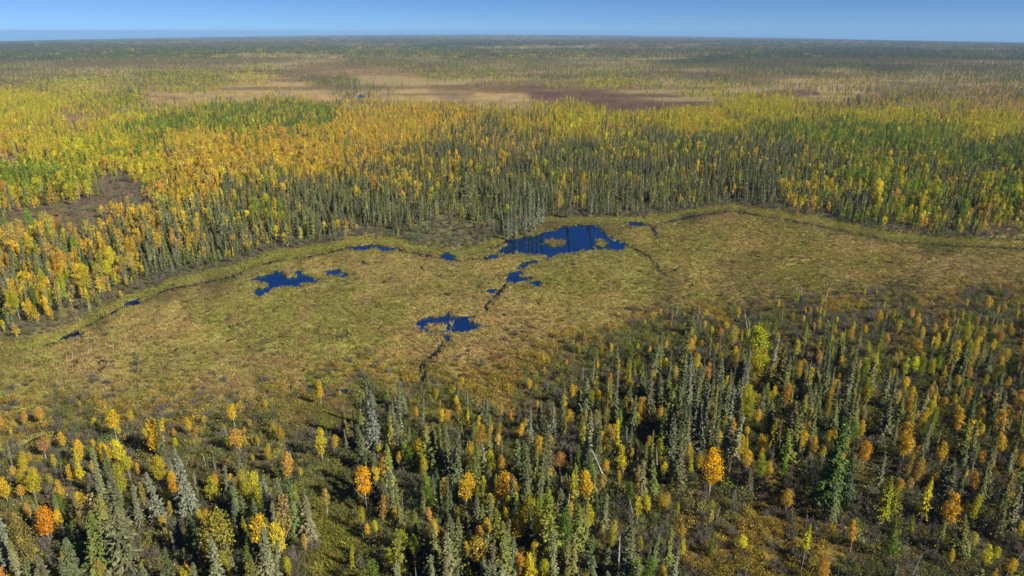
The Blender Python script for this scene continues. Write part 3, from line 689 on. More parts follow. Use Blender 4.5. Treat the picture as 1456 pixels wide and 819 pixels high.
# ------------------------------------------------------------------ scatter object: points with attributes, instanced by geometry nodes
def scatter(name, label, coll_, x, y, z, idx_, rz, sx, sz, tint):
    n = len(x)
    me = bpy.data.meshes.new(name)
    me.vertices.add(n); me.vertices.foreach_set('co', np.stack([x, y, z], 1).astype(np.float32).ravel())
    def att(nm, ty, key, arr):
        a = me.attributes.new(nm, ty, 'POINT'); a.data.foreach_set(key, np.ascontiguousarray(arr).ravel())
    att('pick', 'INT', 'value', idx_.astype(np.int32))
    att('turn', 'FLOAT_VECTOR', 'vector', np.stack([r.normal(0, .035, n), r.normal(0, .035, n), rz], 1).astype(np.float32))
    att('size', 'FLOAT_VECTOR', 'vector', np.stack([sx, sx, sz], 1).astype(np.float32))
    att('tint', 'FLOAT_COLOR', 'color', np.concatenate([tint, np.ones((n, 1))], 1).astype(np.float32))
    o = link(name, me, kind='stuff', label=label)
    ng = bpy.data.node_groups.new(name, 'GeometryNodeTree')
    ng.interface.new_socket('Geometry', in_out='INPUT', socket_type='NodeSocketGeometry')
    ng.interface.new_socket('Geometry', in_out='OUTPUT', socket_type='NodeSocketGeometry')
    N, L = ng.nodes, ng.links
    gi = N.new('NodeGroupInput'); go = N.new('NodeGroupOutput')
    iop = N.new('GeometryNodeInstanceOnPoints'); ci = N.new('GeometryNodeCollectionInfo')
    ci.inputs[0].default_value = coll_; ci.inputs[1].default_value = True; ci.inputs[2].default_value = True
    def na(nm, ty):
        q = N.new('GeometryNodeInputNamedAttribute'); q.data_type = ty; q.inputs[0].default_value = nm; return q.outputs[0]
    L.new(gi.outputs[0], iop.inputs['Points']); L.new(ci.outputs[0], iop.inputs['Instance'])
    iop.inputs['Pick Instance'].default_value = True
    L.new(na('pick', 'INT'), iop.inputs['Instance Index'])
    e2r = N.new('FunctionNodeEulerToRotation'); L.new(na('turn', 'FLOAT_VECTOR'), e2r.inputs[0]); L.new(e2r.outputs[0], iop.inputs['Rotation'])
    L.new(na('size', 'FLOAT_VECTOR'), iop.inputs['Scale'])
    L.new(iop.outputs[0], go.inputs[0])
    md = o.modifiers.new('scatter', 'NODES'); md.node_group = ng
    return o

# ------------------------------------------------------------------ colours of plants
def tints(r, kind, n, x=None, y=None):
    base = {'spruce': (.128, .146, .054), 'gold': (.58, .41, .036), 'yellow': (.54, .48, .030), 'lime': (.25, .33, .034), 'bare': (.20, .165, .135)}[kind]
    t = np.tile(np.array(base), (n, 1))
    k = r.uniform(0, 1, (n, 1))
    if kind == 'spruce': t = t * (1 - k) + np.array([.215, .212, .115]) * k; t = np.where(r.uniform(0, 1, (n, 1)) < .25, np.array([.205, .215, .055]), t)
    if kind == 'gold': t = np.where(k < .12, np.array([.56, .32, .055]), t); t = np.where(k > .72, np.array([.44, .34, .08]), t)
    if kind == 'yellow': t = np.where(k < .3, np.array([.42, .38, .03]), t)
    if kind == 'lime': t = np.where(k < .35, np.array([.14, .20, .03]), t); t = np.where(k > .85, np.array([.36, .34, .03]), t)
    if kind == 'bare': t = np.where(k < .3, np.array([.17, .13, .115]), t)
    t = t * np.exp(r.normal(0, .14, (n, 1))) * (1 + r.normal(0, .05, (n, 3)))
    return np.clip(t, .01, .8)
KINDS = ['spruce', 'gold', 'yellow', 'lime', 'bare']
FORM = {'spruce': 'spruce', 'gold': 'birch', 'yellow': 'birch', 'lime': 'larch', 'bare': 'bare'}

def ranked(v):
    o = np.empty(len(v)); o[np.argsort(v)] = (np.arange(len(v)) + .5) / len(v)
    return o

def jitter_grid(r, y0, y1, step_fn, umax):
    xs, ys = [], []
    y = y0
    while y < y1:
        s = step_fn(y); n = int(2 * umax * y / s)
        xs.append((np.arange(n) - n / 2 + r.uniform(-.5, .5, n)) * s); ys.append(y + r.uniform(-.5, .5, n) * s); y += s
    return np.concatenate(xs), np.concatenate(ys)

# ------------------------------------------------------------------ trees traced one by one: base px, top px, kind, mesh, width factor, colour, words
GOLD, ORANGE, YEL, LIME, BRT = (.62,.42,.03), (.58,.34,.05), (.58,.49,.03), (.27,.34,.03), (.68,.45,.02)
SILV, GRN, OLV, DKG = (.205,.215,.14), (.125,.165,.05), (.175,.178,.06), (.075,.105,.05)
HAND = [
 (142,820,128,729,'spruce',5,1.15,(.15,.18,.045),'bright green spreading spruce at the bottom edge, near the left corner'),
 (180,813,162,681,'spruce',5,1.1,(.135,.135,.065),'tallest broad ragged spruce near the lower left corner'),
 (273,739,263,633,'spruce',2,.9,SILV,'tall slim pale spruce standing behind the big ragged spruce at lower left'),
 (233,748,230,669,'spruce',4,1.1,SILV,'silvery spruce with a yellow birch behind its top, lower left'),
 (25,816,18,726,'spruce',0,.9,SILV,'slim silvery spruce at the bottom edge close to the left corner'),
 (6,826,3,752,'spruce',2,1.1,SILV,'pale spruce cut by the lower left corner'),
 (47,816,43,736,'larch',2,1.0,(.24,.19,.05),'olive larch with an orange top near the lower left corner'),
 (317,820,318,726,'larch',3,1.25,(.28,.25,.04),'broad yellow green larch at the bottom edge, left of the grassy clearing'),
 (338,759,335,709,'spruce',0,1,(.13,.15,.08),'small neat spruce just behind the broad yellow green larch'),
 (226,652,222,595,'birch',2,1.05,BRT,'large glowing gold birch behind the lower left stand'),
 (167,630,166,584,'birch',4,.95,GOLD,'gold birch with a bare white trunk, left of the large glowing birch'),
 (155,667,155,629,'birch',2,1,BRT,'bushy gold birch in front of the white trunked one'),
 (117,664,115,626,'birch',0,1,GOLD,''),(66,655,63,622,'birch',4,1.2,(.42,.22,.08),''),(95,645,95,614,'birch',1,1,GOLD,''),(36,680,35,649,'birch',2,.9,(.5,.4,.04),''),(107,692,105,659,'birch',0,.9,GOLD,''),
 (71,774,71,722,'birch',2,.95,(.66,.27,.015),'vivid orange birch low on the left, between dark spruces'),
 (253,707,252,673,'birch',2,1,(.66,.35,.02),'small vivid gold birch right beside the tall slim pale spruce'),
 (343,647,343,606,'birch',0,1.1,ORANGE,''),(272,622,272,593,'birch',1,1,GOLD,''),(335,612,335,576,'birch',4,1,GOLD,''),(308,708,307,673,'birch',3,1.1,ORANGE,''),(230,690,230,646,'larch',3,1.1,(.45,.36,.03),''),
 (119,730,117,699,'birch',0,1,GOLD,''),(12,716,10,679,'birch',2,1,GOLD,''),(33,716,33,689,'birch',4,1,ORANGE,''),(347,702,346,668,'larch',3,1,(.40,.36,.04),''),(60,608,60,579,'birch',4,1.1,ORANGE,''),(38,610,38,586,'birch',1,1,ORANGE,''),(5,612,3,589,'birch',0,1,ORANGE,''),(198,680,198,658,'birch',3,1,GOLD,''),
 (257,776,250,736,'spruce',4,1.2,(.15,.155,.09),''),
 (531,645,533,558,'spruce',5,.95,(.18,.19,.14),'big pale silvery spruce alone above the dark hollow, left of centre'),
 (570,630,563,540,'spruce',6,1.0,(.16,.16,.10),'tall thin sparse spruce just right of the big pale silvery one'),
 (600,617,598,556,'spruce',6,1.1,(.16,.16,.10),'thin sparse spruce between the meadow edge and the yellow birch left of centre'),
 (457,577,457,549,'birch',1,1.1,BRT,'lone small gold birch out at the meadow edge, left of the big silvery spruce'),
 (459,657,459,609,'birch',3,1.15,YEL,'yellow egg shaped birch in front of the dark hollow'),(476,642,476,618,'birch',2,1,(.56,.42,.04),'small round yellow birch beside the egg shaped one'),
 (411,690,407,644,'birch',0,.9,ORANGE,''),(424,770,414,674,'spruce',0,1.05,GRN,'tall green spruce standing along the left of the grassy clearing'),(387,748,382,674,'spruce',0,.95,SILV,'silver spruce left of the tall green one by the clearing'),
 (404,780,399,700,'birch',5,.85,(.36,.26,.08),'thin pale birch with twin white stems left of the clearing'),(372,802,367,733,'birch',4,.9,GOLD,''),
 (522,730,518,664,'birch',4,1.0,(.70,.36,.015),'brightest orange gold birch, right of the grassy clearing'),(547,686,545,651,'birch',0,1,ORANGE,''),(599,657,599,621,'birch',2,1.25,(.62,.44,.02),'bushy bright yellow birch below the thin sparse spruces'),
 (568,668,567,643,'birch',1,1,GOLD,''),(544,747,543,702,'birch',3,1.0,(.45,.29,.06),''),(571,752,569,686,'spruce',3,1,OLV,''),(568,824,564,752,'larch',1,1.1,(.26,.26,.05),'yellow green slender larch at the bottom edge right of the clearing'),
 (624,816,634,737,'spruce',0,1,OLV,''),(650,820,656,734,'spruce',2,1,OLV,''),(662,727,660,677,'birch',0,1.05,BRT,'gold birch in shade of spruces, bottom middle'),(681,647,682,604,'birch',5,1,(.5,.3,.04),''),(696,626,696,601,'birch',1,1,ORANGE,''),
 (714,724,713,669,'birch',2,1.15,(.6,.35,.03),''),(684,730,684,686,'larch',0,1,(.26,.24,.05),''),(685,824,683,758,'birch',4,1,(.5,.36,.04),''),(708,802,707,722,'larch',1,1.1,(.27,.26,.05),''),(646,692,642,611,'spruce',2,1,(.145,.16,.075),''),(674,692,674,627,'larch',0,1,(.2,.22,.06),''),
 (622,707,621,668,'spruce',0,1.2,(.07,.12,.06),''),(592,772,592,724,'larch',1,1,(.24,.25,.05),''),(600,737,599,698,'spruce',0,1,OLV,''),(724,828,724,784,'birch',2,1,ORANGE,'orange birch rising from the bottom edge near the middle'),(637,606,637,582,'birch',0,1,ORANGE,''),(593,601,592,577,'birch',1,1,ORANGE,''),
 (976,610,981,500,'spruce',3,1.0,SILV,'tallest narrow silver spruce of the tight group right of centre'),(954,678,958,594,'spruce',0,1.05,(.16,.175,.09),''),(995,644,1002,540,'spruce',1,.95,SILV,''),(1030,652,1042,544,'spruce',3,1.0,SILV,''),(1016,642,1021,565,'spruce',1,.95,(.13,.15,.07),''),(1058,560,1062,492,'spruce',1,.95,SILV,''),(1046,590,1050,515,'spruce',3,1,SILV,''),(1010,570,1013,500,'spruce',1,.9,(.14,.15,.09),''),
 (1008,704,1010,640,'birch',2,1.1,(.74,.44,.012),'most brilliant yellow birch, below the tight group of silver spruces'),(1043,627,1044,595,'birch',3,1,ORANGE,''),(1081,652,1081,618,'birch',2,1.05,(.62,.42,.02),''),(1078,688,1078,648,'larch',2,1,LIME,''),(1061,672,1061,638,'birch',0,1,GOLD,''),(886,678,885,634,'birch',5,1,YEL,''),(902,657,901,621,'larch',2,1,(.36,.40,.03),'small lime yellow larch left of the silver spruce group'),
 (917,668,925,629,'spruce',0,1,OLV,''),(835,732,836,668,'birch',1,1.1,(.64,.42,.03),'yellow birch on a long white trunk, lower middle'),(853,646,855,612,'birch',5,1,ORANGE,''),(796,678,796,642,'birch',4,1.2,(.42,.22,.06),''),(735,668,735,628,'birch',0,1,YEL,''),(753,632,756,577,'spruce',0,.95,SILV,''),(785,628,786,572,'spruce',4,1,SILV,''),
 (851,578,851,556,'birch',0,1.1,BRT,''),(890,593,890,561,'birch',2,1.05,GOLD,''),(911,607,911,564,'birch',5,1,ORANGE,''),(938,603,938,577,'birch',4,1,ORANGE,''),(800,597,800,562,'birch',3,1,YEL,''),(768,608,768,581,'birch',0,1,ORANGE,''),(813,575,813,546,'birch',1,1,GOLD,''),
 (781,798,783,696,'larch',0,1.2,(.26,.27,.05),'tall full yellow green larch at the bottom, just right of the middle'),(818,768,820,704,'spruce',0,1,OLV,''),(848,733,850,697,'spruce',0,1.1,DKG,''),(861,683,861,631,'snag',2,1,None,'pale dead snag among spruces, lower middle'),(735,826,735,782,'birch',2,1.1,(.6,.3,.04),''),(758,812,758,774,'birch',3,1,GOLD,''),(738,778,735,730,'birch',2,1.1,(.5,.37,.03),''),(731,722,731,682,'birch',0,1,GOLD,''),
 (870,780,870,748,'larch',2,1,(.38,.36,.05),''),(941,730,941,702,'birch',2,1.3,(.42,.30,.03),''),(878,818,885,761,'snag',1,1,None,'tall pale dead stem leaning over the grey thicket at the bottom'),(1061,608,1063,561,'larch',3,1,(.32,.33,.03),''),
 (1077,540,1086,462,'larch',3,1.15,(.40,.42,.02),'tall lime yellow larch where the silver spruces meet the scrub'),(1070,556,1074,498,'larch',2,1,(.44,.38,.02),''),(1234,545,1236,502,'larch',3,1.05,(.40,.40,.02),'lime larch standing in the gold scrub on the right'),(1229,578,1232,536,'larch',2,1,(.36,.38,.03),''),
 (1172,730,1180,580,'spruce',5,.95,(.095,.15,.035),'very tall deep green spruce dominating the right stand'),(1150,640,1158,560,'spruce',1,1,OLV,''),(1200,720,1204,640,'spruce',0,1.2,DKG,'dark spruce tucked against the very tall green one'),
 (1135,643,1135,610,'birch',2,1.1,(.62,.43,.02),'round bright yellow birch left of the very tall green spruce'),(1109,643,1109,605,'birch',3,1.05,(.6,.36,.03),''),(1114,582,1115,545,'birch',3,1.05,(.58,.30,.04),''),(1179,575,1179,552,'birch',0,1,ORANGE,''),(1224,627,1225,597,'birch',3,1,GOLD,''),(1227,663,1228,625,'birch',2,1,(.6,.33,.03),''),
 (1282,660,1289,600,'birch',5,1,(.56,.34,.03),''),(1340,584,1340,563,'birch',2,1,BRT,''),(1359,622,1360,582,'birch',3,1.1,(.6,.38,.03),''),(1414,628,1415,582,'birch',3,1.2,(.6,.35,.03),''),(1444,592,1446,553,'birch',5,1,ORANGE,''),(1337,662,1338,628,'birch',5,1,GOLD,''),(1395,667,1395,638,'birch',2,1,ORANGE,''),(1435,668,1435,638,'birch',0,1,GOLD,''),(1448,672,1449,638,'birch',3,1,GOLD,''),
 (1344,754,1344,700,'birch',5,1.1,(.64,.36,.02),'glowing gold egg shaped birch in the dark at lower right'),(1382,707,1382,670,'birch',3,1,ORANGE,''),(1254,750,1257,677,'larch',1,1.1,(.36,.36,.03),'yellow topped green larch below the very tall green spruce'),(1145,707,1145,670,'larch',1,1,(.3,.3,.04),''),(1425,734,1440,669,'birch',1,.9,(.34,.26,.08),''),(1370,634,1370,610,'birch',1,1,GOLD,''),(1289,682,1289,660,'birch',4,1,(.36,.28,.05),''),(1115,735,1117,694,'birch',4,1,(.5,.33,.05),''),
 (1255,668,1262,640,'spruce',1,1,OLV,''),(1212,600,1215,548,'spruce',1,1,OLV,''),(1268,640,1274,590,'spruce',3,1,OLV,''),(1415,740,1428,672,'spruce',3,1,OLV,''),(1392,720,1400,660,'spruce',1,1,OLV,''),
 (740,328,741,276,'spruce',1,.95,SILV,'slim spruce at the left end of the grove behind the largest pond'),(752,326,753,272,'spruce',3,1,SILV,''),(764,322,765,270,'spruce',0,.9,SILV,''),(727,332,728,282,'spruce',1,1,SILV,''),(714,334,715,288,'spruce',0,.9,SILV,''),(640,322,643,290,'spruce',0,.9,(.12,.13,.08),''),(806,310,806,262,'spruce',2,.8,(.12,.13,.08),'lone spruce mirrored in the middle of the largest pond'),(838,309,838,264,'spruce',1,.95,SILV,'slim spruce mirrored near the right end of the largest pond'),(758,330,758,284,'spruce',0,1,SILV,''),(733,338,733,292,'spruce',2,.8,SILV,''),(721,341,721,300,'spruce',0,1,SILV,''),(770,318,771,270,'spruce',0,1,SILV,''),(746,334,746,288,'spruce',1,1,SILV,''),
]
# dead stems standing in the wet meadow (base px, top px)
SNAGS = [(526,431,525,421),(531,449,530,442),(103,510,101,500),(350,514,349,506),(365,505,364,497),(463,504,462,496),(245,434,246,428),(130,502,128,490),(1133,425,1133,405),(1139,424,1138,407),(1171,430,1172,402),(1112,462,1114,440),(1270,330,1271,318),(1239,360,1239,340),(960,455,961,430),(992,460,994,440),(997,452,998,436),(232,520,231,513),(240,560,239,552),
         (60,540,59,531),(8,531,7,524),(310,590,309,580),(440,520,440,512),(585,404,585,398),(598,408,598,401),(1002,420,1003,404),(1063,470,1064,428),(1067,480,1066,450),(1209,345,1210,338),(868,478,868,464),(829,545,830,520),(700,560,702,545),(410,610,411,596),(1300,455,1300,440)]

trees = []      # x, y, height, form, mesh, width, tint, label
def height_at(x, y, py_top):
    v = (409.5 - py_top) / F_PX            # up / depth
    # (y*SP + zz*CP) = v*(y*CP - zz*SP)
    zz = y * (v * CP - SP) / (CP + v * SP)
    return zz + CAM_H
for (bx, by, tx, ty, form, mi, wf, tint, lab) in HAND:
    x, y = ground_pt(bx, by); h = float(height_at(x, y, ty)); h = min(max(h, 2.0), 24)
    trees.append([x, y, h, form, mi, wf, tint, lab, True])
r = np.random.default_rng(7)
for i, (bx, by, tx, ty) in enumerate(SNAGS):
    x, y = ground_pt(bx, by); trees.append([x, y, min(float(height_at(x, y, ty)), 9), 'snag', i % 3, .8, None, '', True])
hx = np.array([t[0] for t in trees]); hy = np.array([t[1] for t in trees])

# ------------------------------------------------------------------ fill of the near stand
def form_pick(r, kind, n):
    return {'spruce': r.integers(0, 5, n), 'birch': r.integers(0, 6, n), 'larch': r.integers(0, 4, n), 'bare': r.integers(0, 4, n), 'snag': r.integers(0, 3, n)}[kind]
fx, fy = jitter_grid(r, 84, 430, lambda y: 2.8, .95)
nv = edge_signed(fx, fy, NEAR)
V = veg(fx, fy)
wob = (noise(fx, fy, 14, 101, 2) - .5) * 26
clumpy = .35 + 1.3 * noise(fx, fy, 9, 103, 2)
prob = V[:, 0] * clumpy * sstep(18, -14, nv + wob) * .82
keep = (r.uniform(0, 1, len(fx)) < prob) & (water_sd(fx, fy) > 1.5)
fx, fy, V = fx[keep], fy[keep], V[keep]
d2 = np.min((fx[:, None] - hx[None]) ** 2 + (fy[:, None] - hy[None]) ** 2, 1)
ok = d2 > 1.6 ** 2
# keep the faces of the traced trees free: nothing tall right in front of them
fx, fy, V = fx[ok], fy[ok], V[ok]
ck = np.cumsum(V[:, 1:6], 1); ck /= ck[:, -1:]
kk = (r.uniform(0, 1, len(fx))[:, None] > ck).sum(1)
fringe = sstep(-60, 0, edge_signed(fx, fy, NEAR))
for i in range(len(fx)):
    kind = KINDS[min(kk[i], 4)]; form = FORM[kind]
    if kind == 'yellow' and r.uniform() < .35: form = 'larch'
    if kind == 'bare' and r.uniform() < .3: form = 'snag'
    mean = {'spruce': 9.8, 'birch': 5.4, 'larch': 7.2, 'bare': 5.5, 'snag': 5.5}[form] * (1 - .48 * fringe[i])
    h = float(np.clip(mean * math.exp(r.normal(0, .24)), 2.2, {'birch': 9.5, 'larch': 12.0}.get(form, 16)))
    trees.append([fx[i], fy[i], h, form, int(form_pick(r, form, 1)[0]), float(r.uniform(.95, 1.45) if form == 'spruce' else r.uniform(.72, 1.05)), tuple(tints(r, kind, 1)[0]), '', False])
print('near trees', len(trees))

# ------------------------------------------------------------------ far-bank forest out to the horizon
mx, my = jitter_grid(r, 190, 1250, lambda y: 2.9 if y < 650 else 3.8, .98)
V = veg(mx, my)
ev = edge_signed(mx, my, EDGE) + (noise(mx, my, 18, 111, 2) - .5) * 16
cl = .2 + 1.5 * noise(mx, my, 11, 113, 2)
prob = V[:, 0] * sstep(.03, .45, V[:, 0]) * cl * sstep(2, 22, ev)
keep = (r.uniform(0, 1, len(mx)) < prob) & (water_sd(mx, my) > 2.0)
mx, my, V, ev = mx[keep], my[keep], V[keep], ev[keep]
ck = np.cumsum(V[:, 1:6], 1); ck /= ck[:, -1:]
sw = noise(mx, my, 35, 121, 3)                                  # like grows with like
rr = ranked(.5 * r.uniform(0, 1, len(mx)) + .5 * sw * 1.7)
kk = np.minimum((rr[:, None] > ck).sum(1), 4)
hs = {'spruce': 9.2, 'birch': 7.2, 'larch': 7.8, 'bare': 5.8}
form_m = np.array([FORM[k] for k in KINDS])[kk]
flip = ((kk == 1) | (kk == 2)) & (r.uniform(0, 1, len(kk)) < .35); form_m[flip] = 'larch'
hm = np.array([hs[f] for f in form_m]) * np.exp(r.normal(0, .27, len(mx))) * (.62 + .38 * sstep(0, 45, ev)) * (.75 + .5 * noise(mx, my, 60, 131, 2)) * np.interp(my, [400, 1000], [1.0, .7])
tm = np.zeros((len(mx), 3))
for q, k in enumerate(KINDS):
    s = kk == q; tm[s] = tints(r, k, int(s.sum()))
print('bank trees', len(mx), time.time() - T0)

# pick, of each form, the ones that show largest as single trees
LIMIT = {'spruce': 300, 'birch': 300, 'larch': 300, 'bare': 300, 'snag': 300}
cand = {f: [] for f in LIMIT}
for i, t in enumerate(trees):
    px, py, dep = project(t[0], t[1]); hgt = t[2] * F_PX / dep
    off = not (-15 < px < 1471 and (py - hgt * .9) < 819)
    cand[t[3]].append((-(1e9 if t[8] else 0) - (hgt if not off else -1e6), 0, i))
pxm, pym, dpm = project(mx, my); ap = hm * F_PX / dpm
for f in ('spruce', 'birch', 'larch', 'bare'):
    ii = np.where((form_m == f) & (pxm > 0) & (pxm < 1456) & (dpm < 520))[0]
    ii = ii[np.argsort(-ap[ii])][:150 if f != 'bare' else 30]
    cand[f] += [(-ap[j], 1, int(j)) for j in ii]
single = []; taken_near, taken_mid = set(), set()
for f, L in cand.items():
    L.sort()
    for s, src, i in L[:LIMIT[f]]:
        if s > 0: continue
        if src == 0: taken_near.add(i); single.append(trees[i])
        else:
            taken_mid.add(i)
            single.append([mx[i], my[i], float(hm[i]), f, int(form_pick(r, f, 1)[0]), float(r.uniform(.85, 1.15)), tuple(tm[i]), '', False])

# ------------------------------------------------------------------ words for each single tree
def colour_word(form, t):
    if form == 'snag': return 'pale grey'
    rr_, g, b = t
    if form == 'bare': return 'grey'
    if form == 'spruce':
        if rr_ + g > .29: return 'silvery'
        return 'grey green' if b / g > .5 else ('green' if g > rr_ * 1.15 else 'olive')
    if rr_ / max(g, 1e-3) > 1.95: return 'orange'
    if rr_ / max(g, 1e-3) > 1.45: return 'gold'
    if rr_ / max(g, 1e-3) > 1.12: return 'yellow'
    return 'lime green' if g > .24 else 'olive green'
FORMW = {'spruce': 'spruce', 'birch': 'birch', 'larch': 'larch', 'bare': 'leafless tree', 'snag': 'dead stem', 'shrub': 'bush'}
def size_word(form, h):
    a, b = {'spruce': (7.5, 12), 'birch': (5.2, 8.2), 'larch': (6, 9.5), 'bare': (4.5, 7), 'snag': (3, 5), 'shrub': (1.7, 2.6)}[form]
    return 'small' if h < a else ('tall' if h > b else 'mid-sized')
COLS = ['far left', 'left', 'left of centre', 'centre', 'right of centre', 'right', 'far right']
ORD = ['', 'second', 'third', 'fourth', 'fifth', 'sixth', 'seventh', 'eighth', 'ninth', 'tenth', 'eleventh', 'twelfth', 'thirteenth', 'fourteenth', 'fifteenth', 'sixteenth', 'seventeenth', 'eighteenth', 'nineteenth', 'twentieth']
def place_words(px, py, x, y):
    c = COLS[int(np.clip(px / 208.0, 0, 6))]
    if edge_signed(np.array([x]), np.array([y]), EDGE)[0] > -12: return 'at forest edge beyond creek', c
    if py > 790: return 'along the bottom edge', c
    if py > 745: return 'just above the bottom edge', c
    if py > 700: return 'front of near stand', c
    if py > 665: return 'middle of near stand', c
    if py > 630: return 'behind middle of near stand', c
    if py > 600: return 'back of near stand', c
    if py > 565: return 'rear rim of near stand', c
    if py > 530: return 'scrub at meadow rim', c
    if py > 490: return 'in scrub beside meadow', c
    return 'out on open meadow', c
def give_labels(things):
    buckets = {}
    for t in things:
        if t['lab']: continue
        key = (t['size'], t['col'], t['form'], t['place'], t['c']); buckets.setdefault(key, []).append(t)
    for (s, co, f, pl, c), L in buckets.items():
        L.sort(key=lambda t: t['px'])
        for i, t in enumerate(L):
            name = f'{s} {co} {FORMW[f]}, {pl}, {c}'
            if len(L) > 1:
                n = len(L)
                if i == 0: o = 'leftmost'
                elif i == n - 1: o = 'rightmost'
                elif i < 20: o = ORD[i] + ' from left'
                else: o = ORD[n - 1 - i] + ' from right' if n - 1 - i < 20 else 'midmost'
                name += ', ' + o
            t['lab'] = name
things = []
for t in single:
    x, y, h, form, mi, wf, tint, lab, hand = t
    px, py, dep = project(x, y)
    pl, c = place_words(float(px), float(py), x, y)
    things.append(dict(x=x, y=y, h=h, form=form, mi=mi, wf=wf, tint=tint, lab=lab, px=float(px), py=float(py), place=pl, c=c, col=colour_word(form, tint), size=size_word(form, h)))

# shrubs of the near stand
sx_, sy_ = jitter_grid(r, 84, 330, lambda y: 1.75, .92)
nv = edge_signed(sx_, sy_, NEAR); V = veg(sx_, sy_)
wob = (noise(sx_, sy_, 10, 141, 2) - .5) * 30
den = np.clip(.8 + V[:, 0] * .3, 0, 1) * (.35 + 1.2 * noise(sx_, sy_, 7, 143, 2)) * sstep(26, -10, nv + wob)
pxs, pys, dps = project(sx_, sy_)
clear_poly = np.array([ground_pt(*p) for p in [(440,690),(475,700),(520,760),(555,830),(430,830),(440,750)]])
_, incl = seg_dist(sx_, sy_, clear_poly, True)
hollow = np.array([ground_pt(*p) for p in [(380,570),(460,562),(540,600),(520,630),(430,612),(380,590)]])
_, inh = seg_dist(sx_, sy_, hollow, True)
den = np.where(incl | inh, den * .12, den)
keep = (r.uniform(0, 1, len(sx_)) < den * .9) & (water_sd(sx_, sy_) > .8)
sx_, sy_, V = sx_[keep], sy_[keep], V[keep]
n = len(sx_)
mn = noise(sx_, sy_, 16, 151, 2)
ty = r.uniform(0, 1, n) * .6 + mn * .8
shk = np.where(ty < .56, r.integers(3, 6, n), r.integers(0, 3, n))
base = np.where((shk >= 3)[:, None], np.array([[.17, .152, .105]]), np.where((r.uniform(0, 1, n) < .5)[:, None], np.array([[.22, .205, .045]]), np.array([[.14, .155, .05]])))
yl = V[:, 6:9]                                   # golden bushes where the floor is golden
isy = (yl[:, 0] > .2) & (shk < 3); base[isy] = np.array([.34, .24, .035])
tsh = base * np.exp(r.normal(0, .2, (n, 1))) * (1 + r.normal(0, .07, (n, 3)))
hsh = 1.75 * np.exp(r.normal(0, .3, n)) * (.6 + .4 * sstep(40, -20, edge_signed(sx_, sy_, NEAR)))
pxs, pys, dps = project(sx_, sy_)
vis = (pxs > 5) & (pxs < 1450) & (pys < 812)
order = np.argsort(-np.where(vis, hsh * F_PX / dps, -1))[:300]
for j in order:
    pl, c = place_words(float(pxs[j]), float(pys[j]), sx_[j], sy_[j])
    colw = 'bare grey' if shk[j] >= 3 else ('golden' if tsh[j, 0] > .26 else ('olive' if tsh[j, 0] > tsh[j, 1] * 1.05 else 'grey green'))
    things.append(dict(x=sx_[j], y=sy_[j], h=float(hsh[j]), form='shrub', mi=int(shk[j]), wf=float(r.uniform(.85, 1.2)), tint=tuple(tsh[j]), lab='', px=float(pxs[j]), py=float(pys[j]), place=pl, c=c, col=colw, size=size_word('shrub', hsh[j])))
give_labels(things)

NAME = {'spruce': 'spruce_tree', 'birch': 'birch_tree', 'larch': 'larch_tree', 'bare': 'leafless_tree', 'snag': 'dead_tree', 'shrub': 'shrub'}
CATE = {'spruce': 'spruce', 'birch': 'birch', 'larch': 'larch', 'bare': 'bare tree', 'snag': 'dead tree', 'shrub': 'shrub'}
PARTS = {'spruce': ('trunk', 'crown'), 'birch': ('trunk', 'crown'), 'larch': ('trunk', 'crown'), 'bare': ('trunk', 'crown'), 'snag': ('trunk', 'branches'), 'shrub': ('stems', 'foliage')}
GRP = {'spruce': 'spruces standing singly in the near stand and forest edge', 'birch': 'autumn birches of the near stand and forest edge', 'larch': 'larches of the near stand and forest edge', 'bare': 'leafless trees of the near stand', 'snag': 'dead stems in the wet meadow', 'shrub': 'bushes under the near trees'}
tz = base_z(np.array([t['x'] for t in things]), np.array([t['y'] for t in things]))
for t, z in zip(things, tz):
    f = t['form']; o = bpy.data.objects.new(NAME[f], None); sc.collection.objects.link(o)
    o.empty_display_size = .5
    s = t['h'] / H0[f]; sxy = t['wf'] * ((.75 * s + .35) if f == 'spruce' else s)
    o.location = (t['x'], t['y'], z - .12); tl = .16 if f == 'snag' else .045; o.rotation_euler = (r.normal(0, tl), r.normal(0, tl), r.uniform(0, 6.28)); o.scale = (sxy, sxy, s)
    o['label'] = t['lab']; o['category'] = CATE[f]; o['group'] = GRP[f]
    for nm, me in zip(PARTS[f], HIM[f][t['mi'] % len(HIM[f])]):
        c = bpy.data.objects.new(nm, me); sc.collection.objects.link(c); c.parent = o
        if t['tint'] is not None: c['tint'] = [float(v) for v in t['tint']]
print('singles', len(things), time.time() - T0)

